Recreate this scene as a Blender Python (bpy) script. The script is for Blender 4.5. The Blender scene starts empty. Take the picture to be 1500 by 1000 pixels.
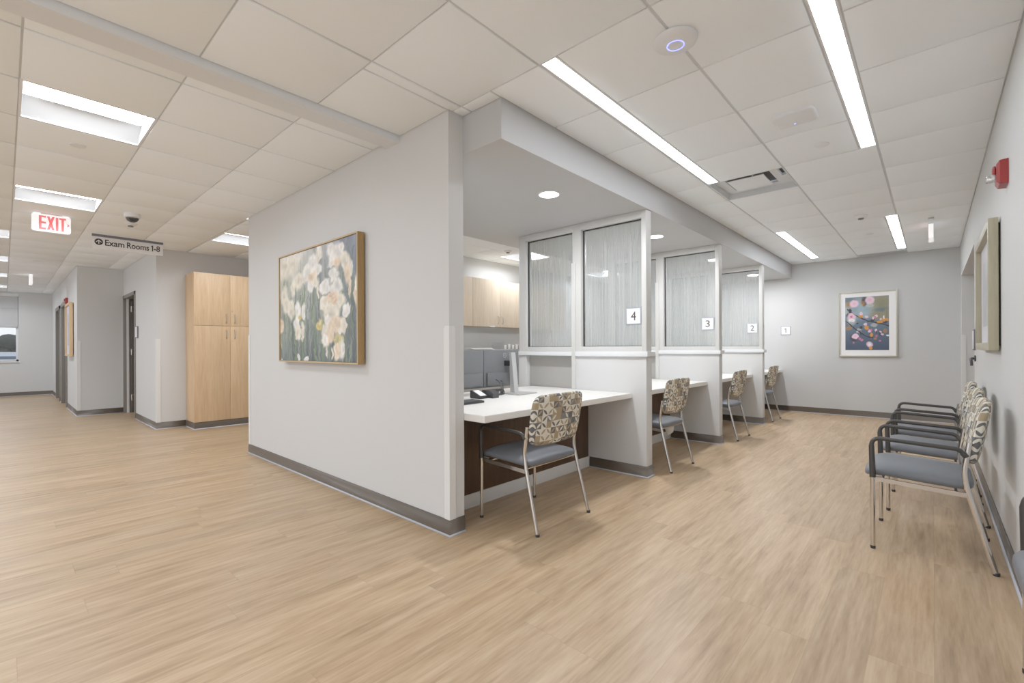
import bpy, bmesh, math, random
import numpy as np
from mathutils import Vector, Matrix

random.seed(7)
PI = math.pi
C = bpy.context.scene.collection
H = 2.65          # ceiling height
ZS = 2.403        # soffit underside
XR = 0.307        # right wall plane
YE = 9.57         # end wall plane
YA = 1.86         # art wall plane

# ------------------------------------------------------------------ materials
def lin(c):
    return tuple(((v/255)/12.92 if v/255 <= .04045 else ((v/255+.055)/1.055)**2.4) for v in c)

class N:
    def __init__(s, name):
        s.m = bpy.data.materials.new(name); s.m.use_nodes = True
        s.t = s.m.node_tree; s.t.nodes.clear()
        s.out = s.n('ShaderNodeOutputMaterial')
    def n(s, typ, **kw):
        nd = s.t.nodes.new(typ)
        for k, v in kw.items(): setattr(nd, k, v)
        return nd
    def l(s, a, b): s.t.links.new(a, b)
    def set(s, node, **kw):
        for k, v in kw.items(): node.inputs[k].default_value = v
    def math(s, op, a, b=None, c=None):
        nd = s.n('ShaderNodeMath', operation=op)
        for i, v in enumerate((a, b, c)):
            if v is None: continue
            if hasattr(v, 'links'): s.l(v, nd.inputs[i])
            else: nd.inputs[i].default_value = v
        return nd.outputs[0]
    def mix(s, f, a, b, blend='MIX'):
        nd = s.n('ShaderNodeMix', data_type='RGBA', blend_type=blend)
        for i, v in ((0, f), (6, a), (7, b)):
            if hasattr(v, 'links'): s.l(v, nd.inputs[i])
            else: nd.inputs[i].default_value = v if i == 0 else (*v, 1)
        return nd.outputs[2]
    def ramp(s, fac, stops, interp='LINEAR'):
        nd = s.n('ShaderNodeValToRGB'); cr = nd.color_ramp; cr.interpolation = interp
        while len(cr.elements) < len(stops): cr.elements.new(0.5)
        for e, (p, c) in zip(cr.elements, stops):
            e.position = p; e.color = (*c, 1)
        s.l(fac, nd.inputs[0]); return nd.outputs[0]
    def obj(s, scale=(1, 1, 1), loc=(0, 0, 0)):
        tc = s.n('ShaderNodeTexCoord'); mp = s.n('ShaderNodeMapping')
        mp.inputs['Scale'].default_value = scale; mp.inputs['Location'].default_value = loc
        s.l(tc.outputs['Object'], mp.inputs['Vector']); return mp.outputs[0]
    def noise(s, vec, scale, detail=3, rough=.5):
        nd = s.n('ShaderNodeTexNoise'); s.set(nd, Scale=scale, Detail=detail, Roughness=rough)
        s.l(vec, nd.inputs['Vector']); return nd.outputs['Fac']
    def bsdf(s, rough=.5, metal=0., spec=.5, color=None):
        b = s.n('ShaderNodeBsdfPrincipled')
        s.set(b, Roughness=rough, Metallic=metal); b.inputs['Specular IOR Level'].default_value = spec
        if color is not None:
            if hasattr(color, 'links'): s.l(color, b.inputs['Base Color'])
            else: b.inputs['Base Color'].default_value = (*color, 1)
        s.l(b.outputs[0], s.out.inputs[0]); return b
    def bump(s, b, h, strength=.2, dist=.002):
        nd = s.n('ShaderNodeBump'); s.set(nd, Strength=strength, Distance=dist)
        s.l(h, nd.inputs['Height']); s.l(nd.outputs[0], b.inputs['Normal'])

def plain(name, rgb, rough=.5, metal=0., spec=.5, var=.04, nscale=12, bump=0., emit=0.):
    k = N(name); c = lin(rgb); v = k.obj()
    f = k.noise(v, nscale)
    col = k.mix(f, tuple(x*(1-var) for x in c), tuple(min(1, x*(1+var)) for x in c))
    b = k.bsdf(rough, metal, spec, col)
    if bump:
        k.bump(b, k.noise(v, 180, 2), bump, .001)
    if emit:
        k.l(col, b.inputs['Emission Color']); b.inputs['Emission Strength'].default_value = emit
    return k.m

def emis(name, rgb, strength):
    k = N(name); e = k.n('ShaderNodeEmission'); c = lin(rgb)
    f = k.noise(k.obj(), 3, 1)
    k.l(k.mix(f, tuple(x*.99 for x in c), c), e.inputs['Color']); e.inputs['Strength'].default_value = strength
    k.l(e.outputs[0], k.out.inputs[0]); return k.m

def wood(name, c1, c2, axis='z', rough=.45, fine=60, stretch=14, bump=.05):
    k = N(name)
    sc = [1., 1., 1.]; sc['xyz'.index(axis)] = 1./stretch
    v = k.obj(tuple(sc))
    f1 = k.noise(v, fine, 4, .6); f2 = k.noise(v, fine*.16, 2, .5)
    f = k.math('ADD', k.math('MULTIPLY', f1, .55), k.math('MULTIPLY', f2, .45))
    col = k.ramp(f, [(.32, lin(c1)), (.68, lin(c2))])
    b = k.bsdf(rough, 0, .4, col); k.bump(b, f1, bump, .001); return k.m

M = {}
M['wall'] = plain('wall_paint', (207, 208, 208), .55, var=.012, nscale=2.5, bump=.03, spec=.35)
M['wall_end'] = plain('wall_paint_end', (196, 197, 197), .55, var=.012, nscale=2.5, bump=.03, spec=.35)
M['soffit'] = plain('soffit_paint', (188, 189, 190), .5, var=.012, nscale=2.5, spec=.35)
M['ceil'] = plain('ceiling_tile', (244, 250, 255), .8, var=.015, nscale=1.4, bump=.06, spec=.2)
M['grid'] = plain('ceiling_grid', (212, 216, 220), .6, var=.01)
M['beam'] = plain('beam_paint', (222, 226, 230), .6, var=.015)
M['base'] = plain('rubber_base', (92, 82, 72), .42, var=.05, spec=.5)
M['toe'] = plain('base_toe', (188, 192, 202), .3, spec=.6)
M['guard'] = plain('vinyl_guard', (224, 225, 224), .45, var=.01)
M['white'] = plain('white_plastic', (229, 232, 235), .4, var=.01)
M['lam'] = plain('white_laminate', (232, 230, 226), .35, var=.012, spec=.5)
M['alu'] = plain('painted_frame', (206, 206, 204), .4, var=.015)
M['gasket'] = plain('black_gasket', (28, 28, 28), .6)
M['black'] = plain('black_plastic', (38, 38, 40), .45, var=.08)
M['dark'] = plain('dark_plastic', (58, 59, 62), .4, var=.06)
M['monitor'] = plain('monitor_back', (96, 98, 101), .3, var=.04, spec=.6)
M['silver'] = plain('silver_plastic', (190, 190, 190), .3, metal=.4)
M['chrome'] = plain('chrome', (214, 210, 205), .16, metal=1., var=.02)
M['nickel'] = plain('nickel', (196, 190, 180), .28, metal=1.)
M['vinyl'] = plain('slate_vinyl', (101, 105, 112), .48, var=.05, nscale=30, bump=.08, spec=.4)
M['armblk'] = plain('arm_black', (50, 48, 46), .42, var=.06)
M['oak'] = wood('light_oak', (198, 162, 122), (224, 192, 152))
M['oakpale'] = wood('pale_oak', (204, 184, 158), (226, 208, 184))
M['walnut'] = wood('dark_walnut', (64, 46, 34), (92, 68, 50), rough=.4)
M['gold'] = wood('champagne_gold', (158, 152, 128), (180, 173, 148), axis='z', rough=.38)
M['goldwood'] = wood('gold_wood', (142, 112, 66), (172, 140, 90), axis='z', rough=.4)
M['goldedge'] = wood('gold_wood_edge', (176, 152, 112), (200, 178, 140), axis='z', rough=.4)
M['champ'] = plain('champagne_frame', (190, 185, 170), .35, metal=.3)
M['mat'] = plain('mat_board', (240, 239, 240), .7, var=.005)
M['matlav'] = plain('mat_board_lavender', (214, 213, 222), .6, var=.01)
M['signgrey'] = plain('sign_grey', (108, 108, 118), .45)
M['signlav'] = plain('sign_rim', (150, 154, 170), .4)
M['signface'] = plain('sign_face', (236, 236, 238), .4, var=.005)
M['ink'] = plain('ink', (40, 38, 42), .5)
M['red'] = plain('alarm_red', (150, 36, 34), .35, var=.05)
M['exitred'] = plain('exit_red', (230, 112, 116), .4, emit=.3)
M['exitface'] = plain('exit_face', (244, 243, 243), .35, emit=.4, var=.01)
M['doorgrey'] = plain('door_frame_grey', (120, 116, 110), .4, var=.03)
M['doordark'] = plain('door_dark', (74, 68, 62), .45, var=.05)
M['doorlite'] = plain('door_light', (214, 214, 212), .4)
M['deskgrey'] = plain('grey_panel', (170, 168, 164), .5)
M['paper'] = plain('paper', (238, 238, 236), .7, var=.01)
M['shade'] = plain('shade_fabric', (196, 198, 200), .8, var=.03, nscale=60)
M['foliage'] = plain('hedge_leaf', (52, 58, 52), .8, var=.35, nscale=9)
M['bark'] = plain('tree_bark', (92, 86, 80), .9, var=.3)
M['van'] = plain('van_white', (222, 228, 236), .3)
M['vanwin'] = plain('van_window', (70, 86, 112), .15)
M['asphalt'] = plain('asphalt', (120, 122, 126), .9, var=.1)
M['duct'] = plain('duct_dark', (92, 90, 87), .8)
M['lens'] = emis('lamp_lens', (244, 249, 255), 9.6)
M['lenstrof'] = emis('troffer_lens', (244, 249, 255), 28.)
M['lensdown'] = emis('downlight_lens', (250, 252, 255), 14.)
M['blueled'] = emis('blue_led', (120, 130, 255), 2.2)
M['reflector'] = plain('reflector', (176, 176, 176), .35, var=.01)

def clear_mat():
    k = N('clear_strobe_lens')
    t = k.n('ShaderNodeBsdfTransparent'); g = k.n('ShaderNodeBsdfGlossy'); g.inputs['Roughness'].default_value = .05
    mx = k.n('ShaderNodeMixShader'); mx.inputs[0].default_value = .45
    f = k.noise(k.obj(), 90, 2)
    k.l(k.math('MULTIPLY', f, .8), mx.inputs[0])
    k.l(t.outputs[0], mx.inputs[1]); k.l(g.outputs[0], mx.inputs[2]); k.l(mx.outputs[0], k.out.inputs[0]); return k.m
M['clear'] = clear_mat()

def glass_mat(name, streak=True):
    k = N(name)
    tr = k.n('ShaderNodeBsdfTransparent'); tr.inputs[0].default_value = (.93, .945, .94, 1)
    df = k.n('ShaderNodeBsdfDiffuse'); df.inputs[0].default_value = (.56, .58, .58, 1)
    tl = k.n('ShaderNodeBsdfTranslucent'); tl.inputs[0].default_value = (.62, .64, .64, 1)
    fr = k.n('ShaderNodeMixShader'); fr.inputs[0].default_value = .5
    k.l(df.outputs[0], fr.inputs[1]); k.l(tl.outputs[0], fr.inputs[2])
    m1 = k.n('ShaderNodeMixShader')
    if streak:
        v1 = k.obj((150, 1, .30)); v2 = k.obj((46, 1, .16), (3, 0, 7))
        a = k.noise(v1, 1., 2, .5); b2 = k.noise(v2, 1., 1, .5)
        s = k.math('ADD', k.math('MULTIPLY', a, .6), k.math('MULTIPLY', b2, .4))
        s = k.ramp(s, [(.40, (0, 0, 0)), (.66, (1, 1, 1))])
        tc = k.n('ShaderNodeTexCoord'); sx = k.n('ShaderNodeSeparateXYZ'); k.l(tc.outputs['Object'], sx.inputs[0])
        band = k.math('MINIMUM', 1.0, k.math('MULTIPLY', k.math('SUBTRACT', 2.4, sx.outputs[2]), 1.7))
        fac = k.math('ADD', k.math('MULTIPLY', k.math('MULTIPLY', s, band), .34), .27)
        k.l(fac, m1.inputs[0])
    else:
        m1.inputs[0].default_value = .03
    k.l(tr.outputs[0], m1.inputs[1]); k.l(fr.outputs[0], m1.inputs[2])
    gl = k.n('ShaderNodeBsdfGlossy'); gl.inputs['Roughness'].default_value = .03
    lw = k.n('ShaderNodeLayerWeight'); lw.inputs[0].default_value = .5
    fz = k.math('ADD', k.math('MULTIPLY', k.math('POWER', lw.outputs['Facing'], 5.), .9), .05)
    m2 = k.n('ShaderNodeMixShader'); k.l(fz, m2.inputs[0])
    k.l(m1.outputs[0], m2.inputs[1]); k.l(gl.outputs[0], m2.inputs[2]); k.l(m2.outputs[0], k.out.inputs[0]); return k.m
M['glass'] = glass_mat('streaked_glass'); M['pane'] = glass_mat('window_glass', False)

def floor_mat():
    k = N('plank_floor')
    tc = k.n('ShaderNodeTexCoord'); sx = k.n('ShaderNodeSeparateXYZ'); k.l(tc.outputs['Object'], sx.inputs[0])
    cb = k.n('ShaderNodeCombineXYZ'); k.l(sx.outputs[1], cb.inputs[0]); k.l(sx.outputs[0], cb.inputs[1])
    W, L = .184, 1.22
    row = k.math('FLOOR', k.math('DIVIDE', sx.outputs[0], W))
    wn = k.n('ShaderNodeTexWhiteNoise', noise_dimensions='1D'); k.l(row, wn.inputs['W'])
    yy = k.math('ADD', k.math('DIVIDE', sx.outputs[1], L), k.math('MULTIPLY', wn.outputs[0], 7.3))
    col_i = k.math('FLOOR', yy)
    idv = k.n('ShaderNodeCombineXYZ'); k.l(row, idv.inputs[0]); k.l(col_i, idv.inputs[1])
    w2 = k.n('ShaderNodeTexWhiteNoise', noise_dimensions='2D'); k.l(idv.outputs[0], w2.inputs['Vector'])
    # grain coordinates, shifted per plank
    gx = k.math('ADD', sx.outputs[0], k.math('MULTIPLY', w2.outputs[0], 31.7))
    gy = k.math('MULTIPLY', k.math('ADD', sx.outputs[1], k.math('MULTIPLY', w2.outputs[0], 17.1)), .075)
    gv = k.n('ShaderNodeCombineXYZ'); k.l(gx, gv.inputs[0]); k.l(gy, gv.inputs[1])
    g1 = k.noise(gv.outputs[0], 18, 5, .62); g2 = k.noise(gv.outputs[0], 70, 4, .6); g3 = k.noise(gv.outputs[0], 5, 2, .5)
    g = k.math('ADD', k.math('ADD', k.math('MULTIPLY', g1, .50), k.math('MULTIPLY', g2, .32)), k.math('MULTIPLY', g3, .18))
    col = k.ramp(g, [(.33, lin((138, 111, 82))), (.46, lin((171, 144, 112))), (.56, lin((187, 161, 130))), (.68, lin((202, 179, 149)))])
    tint = k.ramp(w2.outputs[0], [(0, (.92, .92, .92)), (.35, (.99, .985, .965)), (.7, (1.0, .975, .945)), (1, (1.04, 1.035, 1.02))])
    col = k.mix(1., col, tint, 'MULTIPLY')
    # seams
    fx = k.math('FRACT', k.math('DIVIDE', sx.outputs[0], W)); fy = k.math('FRACT', yy)
    ex = k.math('LESS_THAN', fx, .008); ey = k.math('LESS_THAN', fy, .0016)
    seam = k.math('MAXIMUM', ex, ey)
    col = k.mix(k.math('MULTIPLY', seam, .28), col, lin((96, 76, 58)))
    b = k.bsdf(.42, 0, .42, col)
    rr = k.math('ADD', k.math('MULTIPLY', g2, .12), .33); k.l(rr, b.inputs['Roughness'])
    k.bump(b, g2, .05, .001); return k.m
M['floor'] = floor_mat()

def fabric_mat():
    k = N('leaf_pattern_fabric')
    tc = k.n('ShaderNodeTexCoord'); sx = k.n('ShaderNodeSeparateXYZ'); k.l(tc.outputs['UV'], sx.inputs[0])
    u, v = sx.outputs[0], sx.outputs[1]
    iu, iv = k.math('FLOOR', u), k.math('FLOOR', v)
    fu, fv = k.math('FRACT', u), k.math('FRACT', v)
    idv = k.n('ShaderNodeCombineXYZ'); k.l(iu, idv.inputs[0]); k.l(iv, idv.inputs[1])
    w = k.n('ShaderNodeTexWhiteNoise', noise_dimensions='2D'); k.l(idv.outputs[0], w.inputs['Vector'])
    sc = k.n('ShaderNodeSeparateColor'); k.l(w.outputs['Color'], sc.inputs[0])
    dark, tan, cream, slate = lin((92, 93, 97)), lin((168, 150, 120)), lin((228, 225, 212)), lin((124, 123, 124))
    ground = k.ramp(sc.outputs[0], [(0, dark), (.22, tan), (.46, cream), (.82, slate)], 'CONSTANT')
    leafc = k.ramp(k.math('FRACT', k.math('ADD', sc.outputs[0], k.math('ADD', k.math('MULTIPLY', sc.outputs[1], .45), .28))),
                   [(0, dark), (.24, tan), (.52, cream), (.86, tan)], 'CONSTANT')
    # leaf: lens of two circles along a diagonal that alternates from cell to cell
    par = k.math('MODULO', k.math('ABSOLUTE', k.math('ADD', iu, iv)), 2.)
    fu2 = k.math('ADD', k.math('MULTIPLY', fu, k.math('SUBTRACT', 1., k.math('MULTIPLY', par, 2.))), par)
    def dist(ax, ay):
        dx = k.math('SUBTRACT', fu2, ax); dy = k.math('SUBTRACT', fv, ay)
        return k.math('SQRT', k.math('ADD', k.math('MULTIPLY', dx, dx), k.math('MULTIPLY', dy, dy)))
    leaf = k.math('MULTIPLY', k.math('LESS_THAN', dist(-.08, 1.08), 1.0), k.math('LESS_THAN', dist(1.08, -.08), 1.0))
    on = k.math('LESS_THAN', sc.outputs[2], .86)
    col = k.mix(k.math('MULTIPLY', leaf, on), ground, leafc)
    col = k.mix(k.math('MULTIPLY', k.noise(k.obj(), 400, 2), .2), col, lin((150, 145, 135)))
    b = k.bsdf(.75, 0, .25, col); k.bump(b, k.noise(k.obj(), 900, 1), .1, .0005); return k.m
M['fabric'] = fabric_mat()

def vcol_mat(name, rough=.5):
    k = N(name); a = k.n('ShaderNodeVertexColor'); a.layer_name = 'Paint'
    f = k.noise(k.obj(), 350, 2)
    col = k.mix(k.math('MULTIPLY', f, .06), a.outputs[0], (.5, .5, .5))
    k.bsdf(rough, 0, .3, col); return k.m
M['canvas'] = vcol_mat('printed_canvas', .6); M['print'] = vcol_mat('photo_print', .35)

# ------------------------------------------------------------------ mesh tools
class MB:
    def __init__(s): s.bm = bmesh.new(); s.fl = s.bm.faces.layers.int.new('flat')
    def _merge(s, t, mi, flat=False):
        mp = {}; t.normal_update()
        for v in t.verts: mp[v] = s.bm.verts.new(v.co)
        for f in t.faces:
            try: nf = s.bm.faces.new([mp[v] for v in f.verts]); nf.material_index = mi; nf[s.fl] = int(flat and max(abs(q) for q in f.normal) > .9995)
            except ValueError: pass
        t.free()
    def box(s, x0, x1, y0, y1, z0, z1, bev=0., mi=0, seg=2):
        t = bmesh.new(); bmesh.ops.create_cube(t, size=1)
        for v in t.verts:
            v.co = Vector(((x0+x1)/2+v.co.x*(x1-x0), (y0+y1)/2+v.co.y*(y1-y0), (z0+z1)/2+v.co.z*(z1-z0)))
        if bev: bmesh.ops.bevel(t, geom=list(t.edges), offset=bev, segments=seg, affect='EDGES', profile=.6)
        s._merge(t, mi, True); return s
    def ring(s, pts):
        return [s.bm.verts.new(p) for p in pts]
    def bridge(s, a, b, mi=0):
        n = len(a)
        for i in range(n):
            try: f = s.bm.faces.new((a[i], a[(i+1) % n], b[(i+1) % n], b[i])); f.material_index = mi
            except ValueError: pass
    def cap(s, r, mi=0, flip=False):
        try: f = s.bm.faces.new(list(reversed(r)) if flip else r); f.material_index = mi
        except ValueError: pass
    def tube(s, pts, r, n=12, mi=0, flat=1.):
        pts = [Vector(p) for p in pts]; rs = r if isinstance(r, (list, tuple)) else [r]*len(pts)
        t0 = (pts[1]-pts[0]).normalized()
        u = t0.orthogonal().normalized() if abs(t0.y) > .9 else (Vector((0, 1, 0))-t0*t0.y).normalized()
        prev = None
        for i, p in enumerate(pts):
            if i == 0: t = t0
            elif i == len(pts)-1: t = (pts[i]-pts[i-1]).normalized()
            else: t = ((pts[i+1]-pts[i]).normalized()+(pts[i]-pts[i-1]).normalized()).normalized()
            u = (u-t*u.dot(t)).normalized(); w = t.cross(u)
            rg = s.ring([p+(u*math.cos(a)+w*math.sin(a)*flat)*rs[i] for a in [2*PI*q/n for q in range(n)]])
            if prev: s.bridge(prev, rg, mi)
            else: s.cap(rg, mi, True)
            prev = rg
        s.cap(prev, mi); return s
    def lathe(s, prof, c=(0, 0, 0), n=32, mi=0, axis='z', caps=True):
        prev = None
        for r, z in prof:
            P = []
            for q in range(n):
                a = 2*PI*q/n; x, y = r*math.cos(a), r*math.sin(a)
                v = {'z': (x, y, z), 'x': (z, x, y), 'y': (x, z, y)}[axis]
                P.append((c[0]+v[0], c[1]+v[1], c[2]+v[2]))
            rg = s.ring(P)
            if prev: s.bridge(prev, rg, mi)
            elif caps: s.cap(rg, mi, True)
            prev = rg
        if caps: s.cap(prev, mi)
        return s
    def prism(s, poly, a0, a1, axis='z', mi=0):
        def P(p, a):
            return {'z': (p[0], p[1], a), 'y': (p[0], a, p[1]), 'x': (a, p[0], p[1])}[axis]
        r0 = s.ring([P(p, a0) for p in poly]); r1 = s.ring([P(p, a1) for p in poly])
        s.bridge(r0, r1, mi); s.cap(r0, mi, True); s.cap(r1, mi); return s
    def quad(s, *pts, mi=0):
        f = s.bm.faces.new([s.bm.verts.new(p) for p in pts]); f.material_index = mi; return s
    def sweep(s, path, prof, side=1, mis=None):
        # prof: (offset to the side, z) pairs swept along a 2-D path with mitred corners
        n = len(path); rings = []
        for i, p in enumerate(path):
            p = Vector(p)
            d1 = (Vector(path[i])-Vector(path[i-1])).normalized() if i else None
            d2 = (Vector(path[i+1])-Vector(path[i])).normalized() if i < n-1 else None
            ns = [Vector((-d.y, d.x))*side for d in (d1, d2) if d is not None]
            nn = sum(ns, Vector((0, 0))); nn.normalize(); k = 1/max(.3, nn.dot(ns[0]))
            rings.append(s.ring([(p.x+nn.x*o*k, p.y+nn.y*o*k, z) for o, z in prof]))
        for a, b in zip(rings, rings[1:]):
            for j in range(len(prof)-1):
                f = s.bm.faces.new((a[j], a[j+1], b[j+1], b[j]))
                if mis: f.material_index = mis[j]
        s.cap(rings[0]); s.cap(rings[-1], 0, True); return s
    def super(s, c, a, e1=.35, e2=.5, nu=48, nv=16, deform=None, axis='z', uv=None):
        # rounded cushion: superellipsoid with half sizes a; axis = thin direction
        sg = lambda x, e: math.copysign(abs(x)**e, x)
        rows = []
        L = s.bm.loops.layers.uv.verify() if uv else None
        for j in range(nv+1):
            ph = -PI/2+PI*j/nv; row = []
            for i in range(nu):
                th = 2*PI*i/nu
                p = (a[0]*sg(math.cos(th), e1)*sg(math.cos(ph), e2), a[1]*sg(math.sin(th), e1)*sg(math.cos(ph), e2), a[2]*sg(math.sin(ph), e2))
                if axis == 'x': p = (p[2], p[0], p[1])
                row.append((p, th))
            rows.append(row)
        V = []
        for row in rows:
            V.append([(s.bm.verts.new(Vector(c)+Vector(deform(*p) if deform else p)), p) for p, _ in row])
        for j in range(nv):
            for i in range(nu):
                q = [V[j][i], V[j][(i+1) % nu], V[j+1][(i+1) % nu], V[j+1][i]]
                f = s.bm.faces.new([t[0] for t in q])
                if uv:
                    for lp, t in zip(f.loops, q): lp[L].uv = uv(*t[1])
        bmesh.ops.remove_doubles(s.bm, verts=[t[0] for t in V[0]+V[-1]], dist=1e-5)
        return s
    def text(s, body, size, origin, xdir, ydir, depth=.0015, bold=0., align='CENTER', mi=0, fit=None):
        cu = bpy.data.curves.new('lettering', 'FONT'); cu.body = body; cu.size = size
        cu.align_x = align; cu.align_y = 'CENTER'; cu.extrude = depth; cu.offset = bold; cu.resolution_u = 4
        o = bpy.data.objects.new('lettering', cu); C.objects.link(o)
        me = bpy.data.meshes.new_from_object(o.evaluated_get(bpy.context.evaluated_depsgraph_get()))
        X, Y = Vector(xdir), Vector(ydir); Z = X.cross(Y); O = Vector(origin)
        t = bmesh.new(); t.from_mesh(me)
        if fit:
            xs = [v.co.x for v in t.verts]; ys = [v.co.y for v in t.verts]
            cx, cy, kx, ky = (min(xs)+max(xs))/2, (min(ys)+max(ys))/2, fit[0]/(max(xs)-min(xs)), fit[1]/(max(ys)-min(ys))
            if fit[0] == 0: kx = ky
            for v in t.verts: v.co.x = (v.co.x-cx)*kx; v.co.y = (v.co.y-cy)*ky
        for v in t.verts: v.co = O+X*v.co.x+Y*v.co.y+Z*v.co.z
        s._merge(t, mi)
        bpy.data.objects.remove(o); bpy.data.curves.remove(cu); bpy.data.meshes.remove(me); return s
    def build(s, name, mat, parent=None, label=None, smooth=38, uvbox=False):
        bmesh.ops.recalc_face_normals(s.bm, faces=s.bm.faces)
        for f in s.bm.faces: f.smooth = not f[s.fl]
        s.bm.faces.layers.int.remove(s.fl)
        me = bpy.data.meshes.new(name)
        r = parent
        off = Vector((0, 0, 0))
        if r is not None:
            while r.parent: r = r.parent
            off = Vector(r.get('origin_world', (0, 0, 0)))
            bmesh.ops.translate(s.bm, verts=s.bm.verts, vec=-off)
        s.bm.to_mesh(me); s.bm.free()
        for m in (mat if isinstance(mat, (list, tuple)) else [mat]): me.materials.append(M[m])
        if smooth is not None:
            me.set_sharp_from_angle(angle=math.radians(smooth))
        o = bpy.data.objects.new(name, me); C.objects.link(o)
        if parent is not None: o.parent = parent
        if label: o['label'] = label
        return o

def thing(name, label, cat, loc=(0, 0, 0), group=None):
    o = bpy.data.objects.new(name, None); C.objects.link(o); o.empty_display_size = .1
    o.location = loc; o['label'] = label; o['category'] = cat; o['origin_world'] = [float(v) for v in loc]
    if group: o['group'] = group
    return o
def tag(o, label, cat, group=None):
    o['label'] = label; o['category'] = cat
    if group: o['group'] = group
    return o
def struct(o): o['kind'] = 'structure'; return o
def copy_tree(src, label, loc, rz=0., group=None, par=None):
    c = src.copy(); C.objects.link(c)
    if par is None:
        c.location = loc; c.rotation_euler = (0, 0, rz); c['label'] = label
        if group: c['group'] = group
    else: c.parent = par
    for ch in [k for k in bpy.data.objects if k.parent is src and k is not c]:
        copy_tree(ch, None, None, par=c)
    return c
def fillet(pts, r, n=6):
    pts = [Vector(p) for p in pts]; out = [pts[0]]
    for i in range(1, len(pts)-1):
        p = pts[i]; a = (pts[i-1]-p); b = (pts[i+1]-p)
        d = min(r, a.length*.49, b.length*.49); A = p+a.normalized()*d; B = p+b.normalized()*d
        for k in range(n+1):
            t = k/n; out.append(A*(1-t)**2+p*2*t*(1-t)+B*t*t)
    out.append(pts[-1]); return out
WORLD, EXPO, GAM, FILL = .9, .56, 1.22, 19.
# ------------------------------------------------------------------ the setting
def wallbox(name, mat, *boxes):
    m = MB()
    for b in boxes: m.box(*b)
    return struct(m.build(name, mat))

fl = MB(); fl.quad((-18.2, -5, 0), (3.2, -5, 0), (3.2, 10.4, 0), (-18.2, 10.4, 0)); struct(fl.build('floor', 'floor'))
wallbox('wall_front', 'wall', (-5.70, -2.22, 1.86, 1.98, 0, 2.7))                                   # wall with the daffodil picture
wallbox('wall_office', 'wall', (-5.70, -5.58, 1.98, 9.60, 0, 2.7))
wallbox('wall_end', 'wall_end', (-5.70, 3.0, 9.57, 9.70, 0, 2.7))
wallbox('wall_right', 'wall', (XR, .50, 2.72, 6.50, 0, 2.7), (XR, .50, 6.50, 9.28, 2.18, 2.7), (XR, .50, 9.28, 9.60, 0, 2.7), (.50, .98, 2.72, 2.84, 0, 2.7))
wallbox('wall_alcove', 'wall', (.86, .98, -.4, 2.74, 0, 2.7))
wallbox('wall_passage', 'wall', (2.2, 2.32, 6.0, 9.60, 0, 2.7), (.50, 2.3, 6.2, 6.32, 0, 2.7))
wallbox('wall_corner', 'wall', (-8.50, -8.38, 1.62, 6.1, 0, 2.7), (-9.96, -8.38, 1.50, 1.62, 0, 2.7), (-11.20, -9.96, 1.50, 1.62, 2.16, 2.7))
wallbox('wall_return', 'wall', (-11.22, -11.10, .985, 1.62, 0, 2.7))
dA, dB = (-15.72, -14.62), (-14.14, -12.96)
DZ = 2.15
wallbox('wall_corridor', 'wall', (-17.3, dA[0], .865, .985, 0, 2.7), (dA[1], dB[0], .865, .985, 0, 2.7), (dB[1], -11.10, .865, .985, 0, 2.7),
        (dA[0], dA[1], .865, .985, DZ, 2.7), (dB[0], dB[1], .865, .985, DZ, 2.7))
WY, WZ0, WZ1 = .253, .88, 2.60
wallbox('wall_far', 'wall', (-17.36, -17.2, WY, .985, 0, 2.7), (-17.36, -17.2, -5, -2.3, 0, 2.7), (-17.36, -17.2, -2.3, WY, 0, WZ0), (-17.36, -17.2, -2.3, WY, WZ1, 2.7))
wallbox('wall_nook', 'wall', (-8.50, -5.70, 6.0, 6.12, 0, 2.7))
wallbox('wall_exam_room', 'wall', (-11.9, -8.4, 3.0, 3.1, 0, 2.7), (-11.95, -11.85, 1.5, 3.1, 0, 2.7))

# soffit above the booths, with the downlight holes left to the lamp trims
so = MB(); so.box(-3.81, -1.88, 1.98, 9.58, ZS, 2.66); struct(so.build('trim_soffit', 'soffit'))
be = MB(); be.box(-2.895, -2.747, -5, 1.862, 2.60, 2.66); struct(be.build('trim_beam', 'beam'))

# suspended ceiling: tegular tiles hung a few millimetres below the grid
def sub(r, e):
    x0, x1, y0, y1 = r; a0, a1, b0, b1 = e
    if a0 >= x1 or a1 <= x0 or b0 >= y1 or b1 <= y0: return [r]
    out = []
    if a0 > x0: out.append((x0, a0, y0, y1)); x0 = a0
    if a1 < x1: out.append((a1, x1, y0, y1)); x1 = a1
    if b0 > y0: out.append((x0, x1, y0, b0))
    if b1 < y1: out.append((x0, x1, b1, y1))
    return [q for q in out if q[1]-q[0] > 1e-4 and q[3]-q[2] > 1e-4]
yb = [1.888+.6087*k for k in range(-12, 15)]
L1 = (-1.514, -1.410, 1.8885, 4.3225); L2 = (-.400, -.2965, 1.8885, 4.3225)
L3 = (-1.514, -1.395, 6.758, 9.135); L4 = (-.400, -.285, 6.758, 9.135)
VENT = (-1.5195, -.908, 4.3231, 4.9312); RET = (-.905, -.30, 9.30, 9.56)
tx = lambda k: -3.08-.595*k
TY = (.0622, .6703)
TROF = [(tx(2), tx(1), *TY), (tx(6), tx(5), *TY), (tx(7), tx(6), 1.8885, 2.4965)]
for a in (-8.42, -10.80, -13.20, -15.60): TROF.append((a-.6, a, -.546, .0616))
OT = [(-5.20, -4.60, 5.41, 6.02), (-5.20, -4.60, 2.97, 3.58), (-5.20, -4.60, 7.85, 8.46)]
EXC = [L1, L2, L3, L4, VENT, RET, (-3.81, -1.88, 1.98, 9.6), (-5.8, -2.22, 1.86, 1.98)]+TROF+OT
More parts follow.
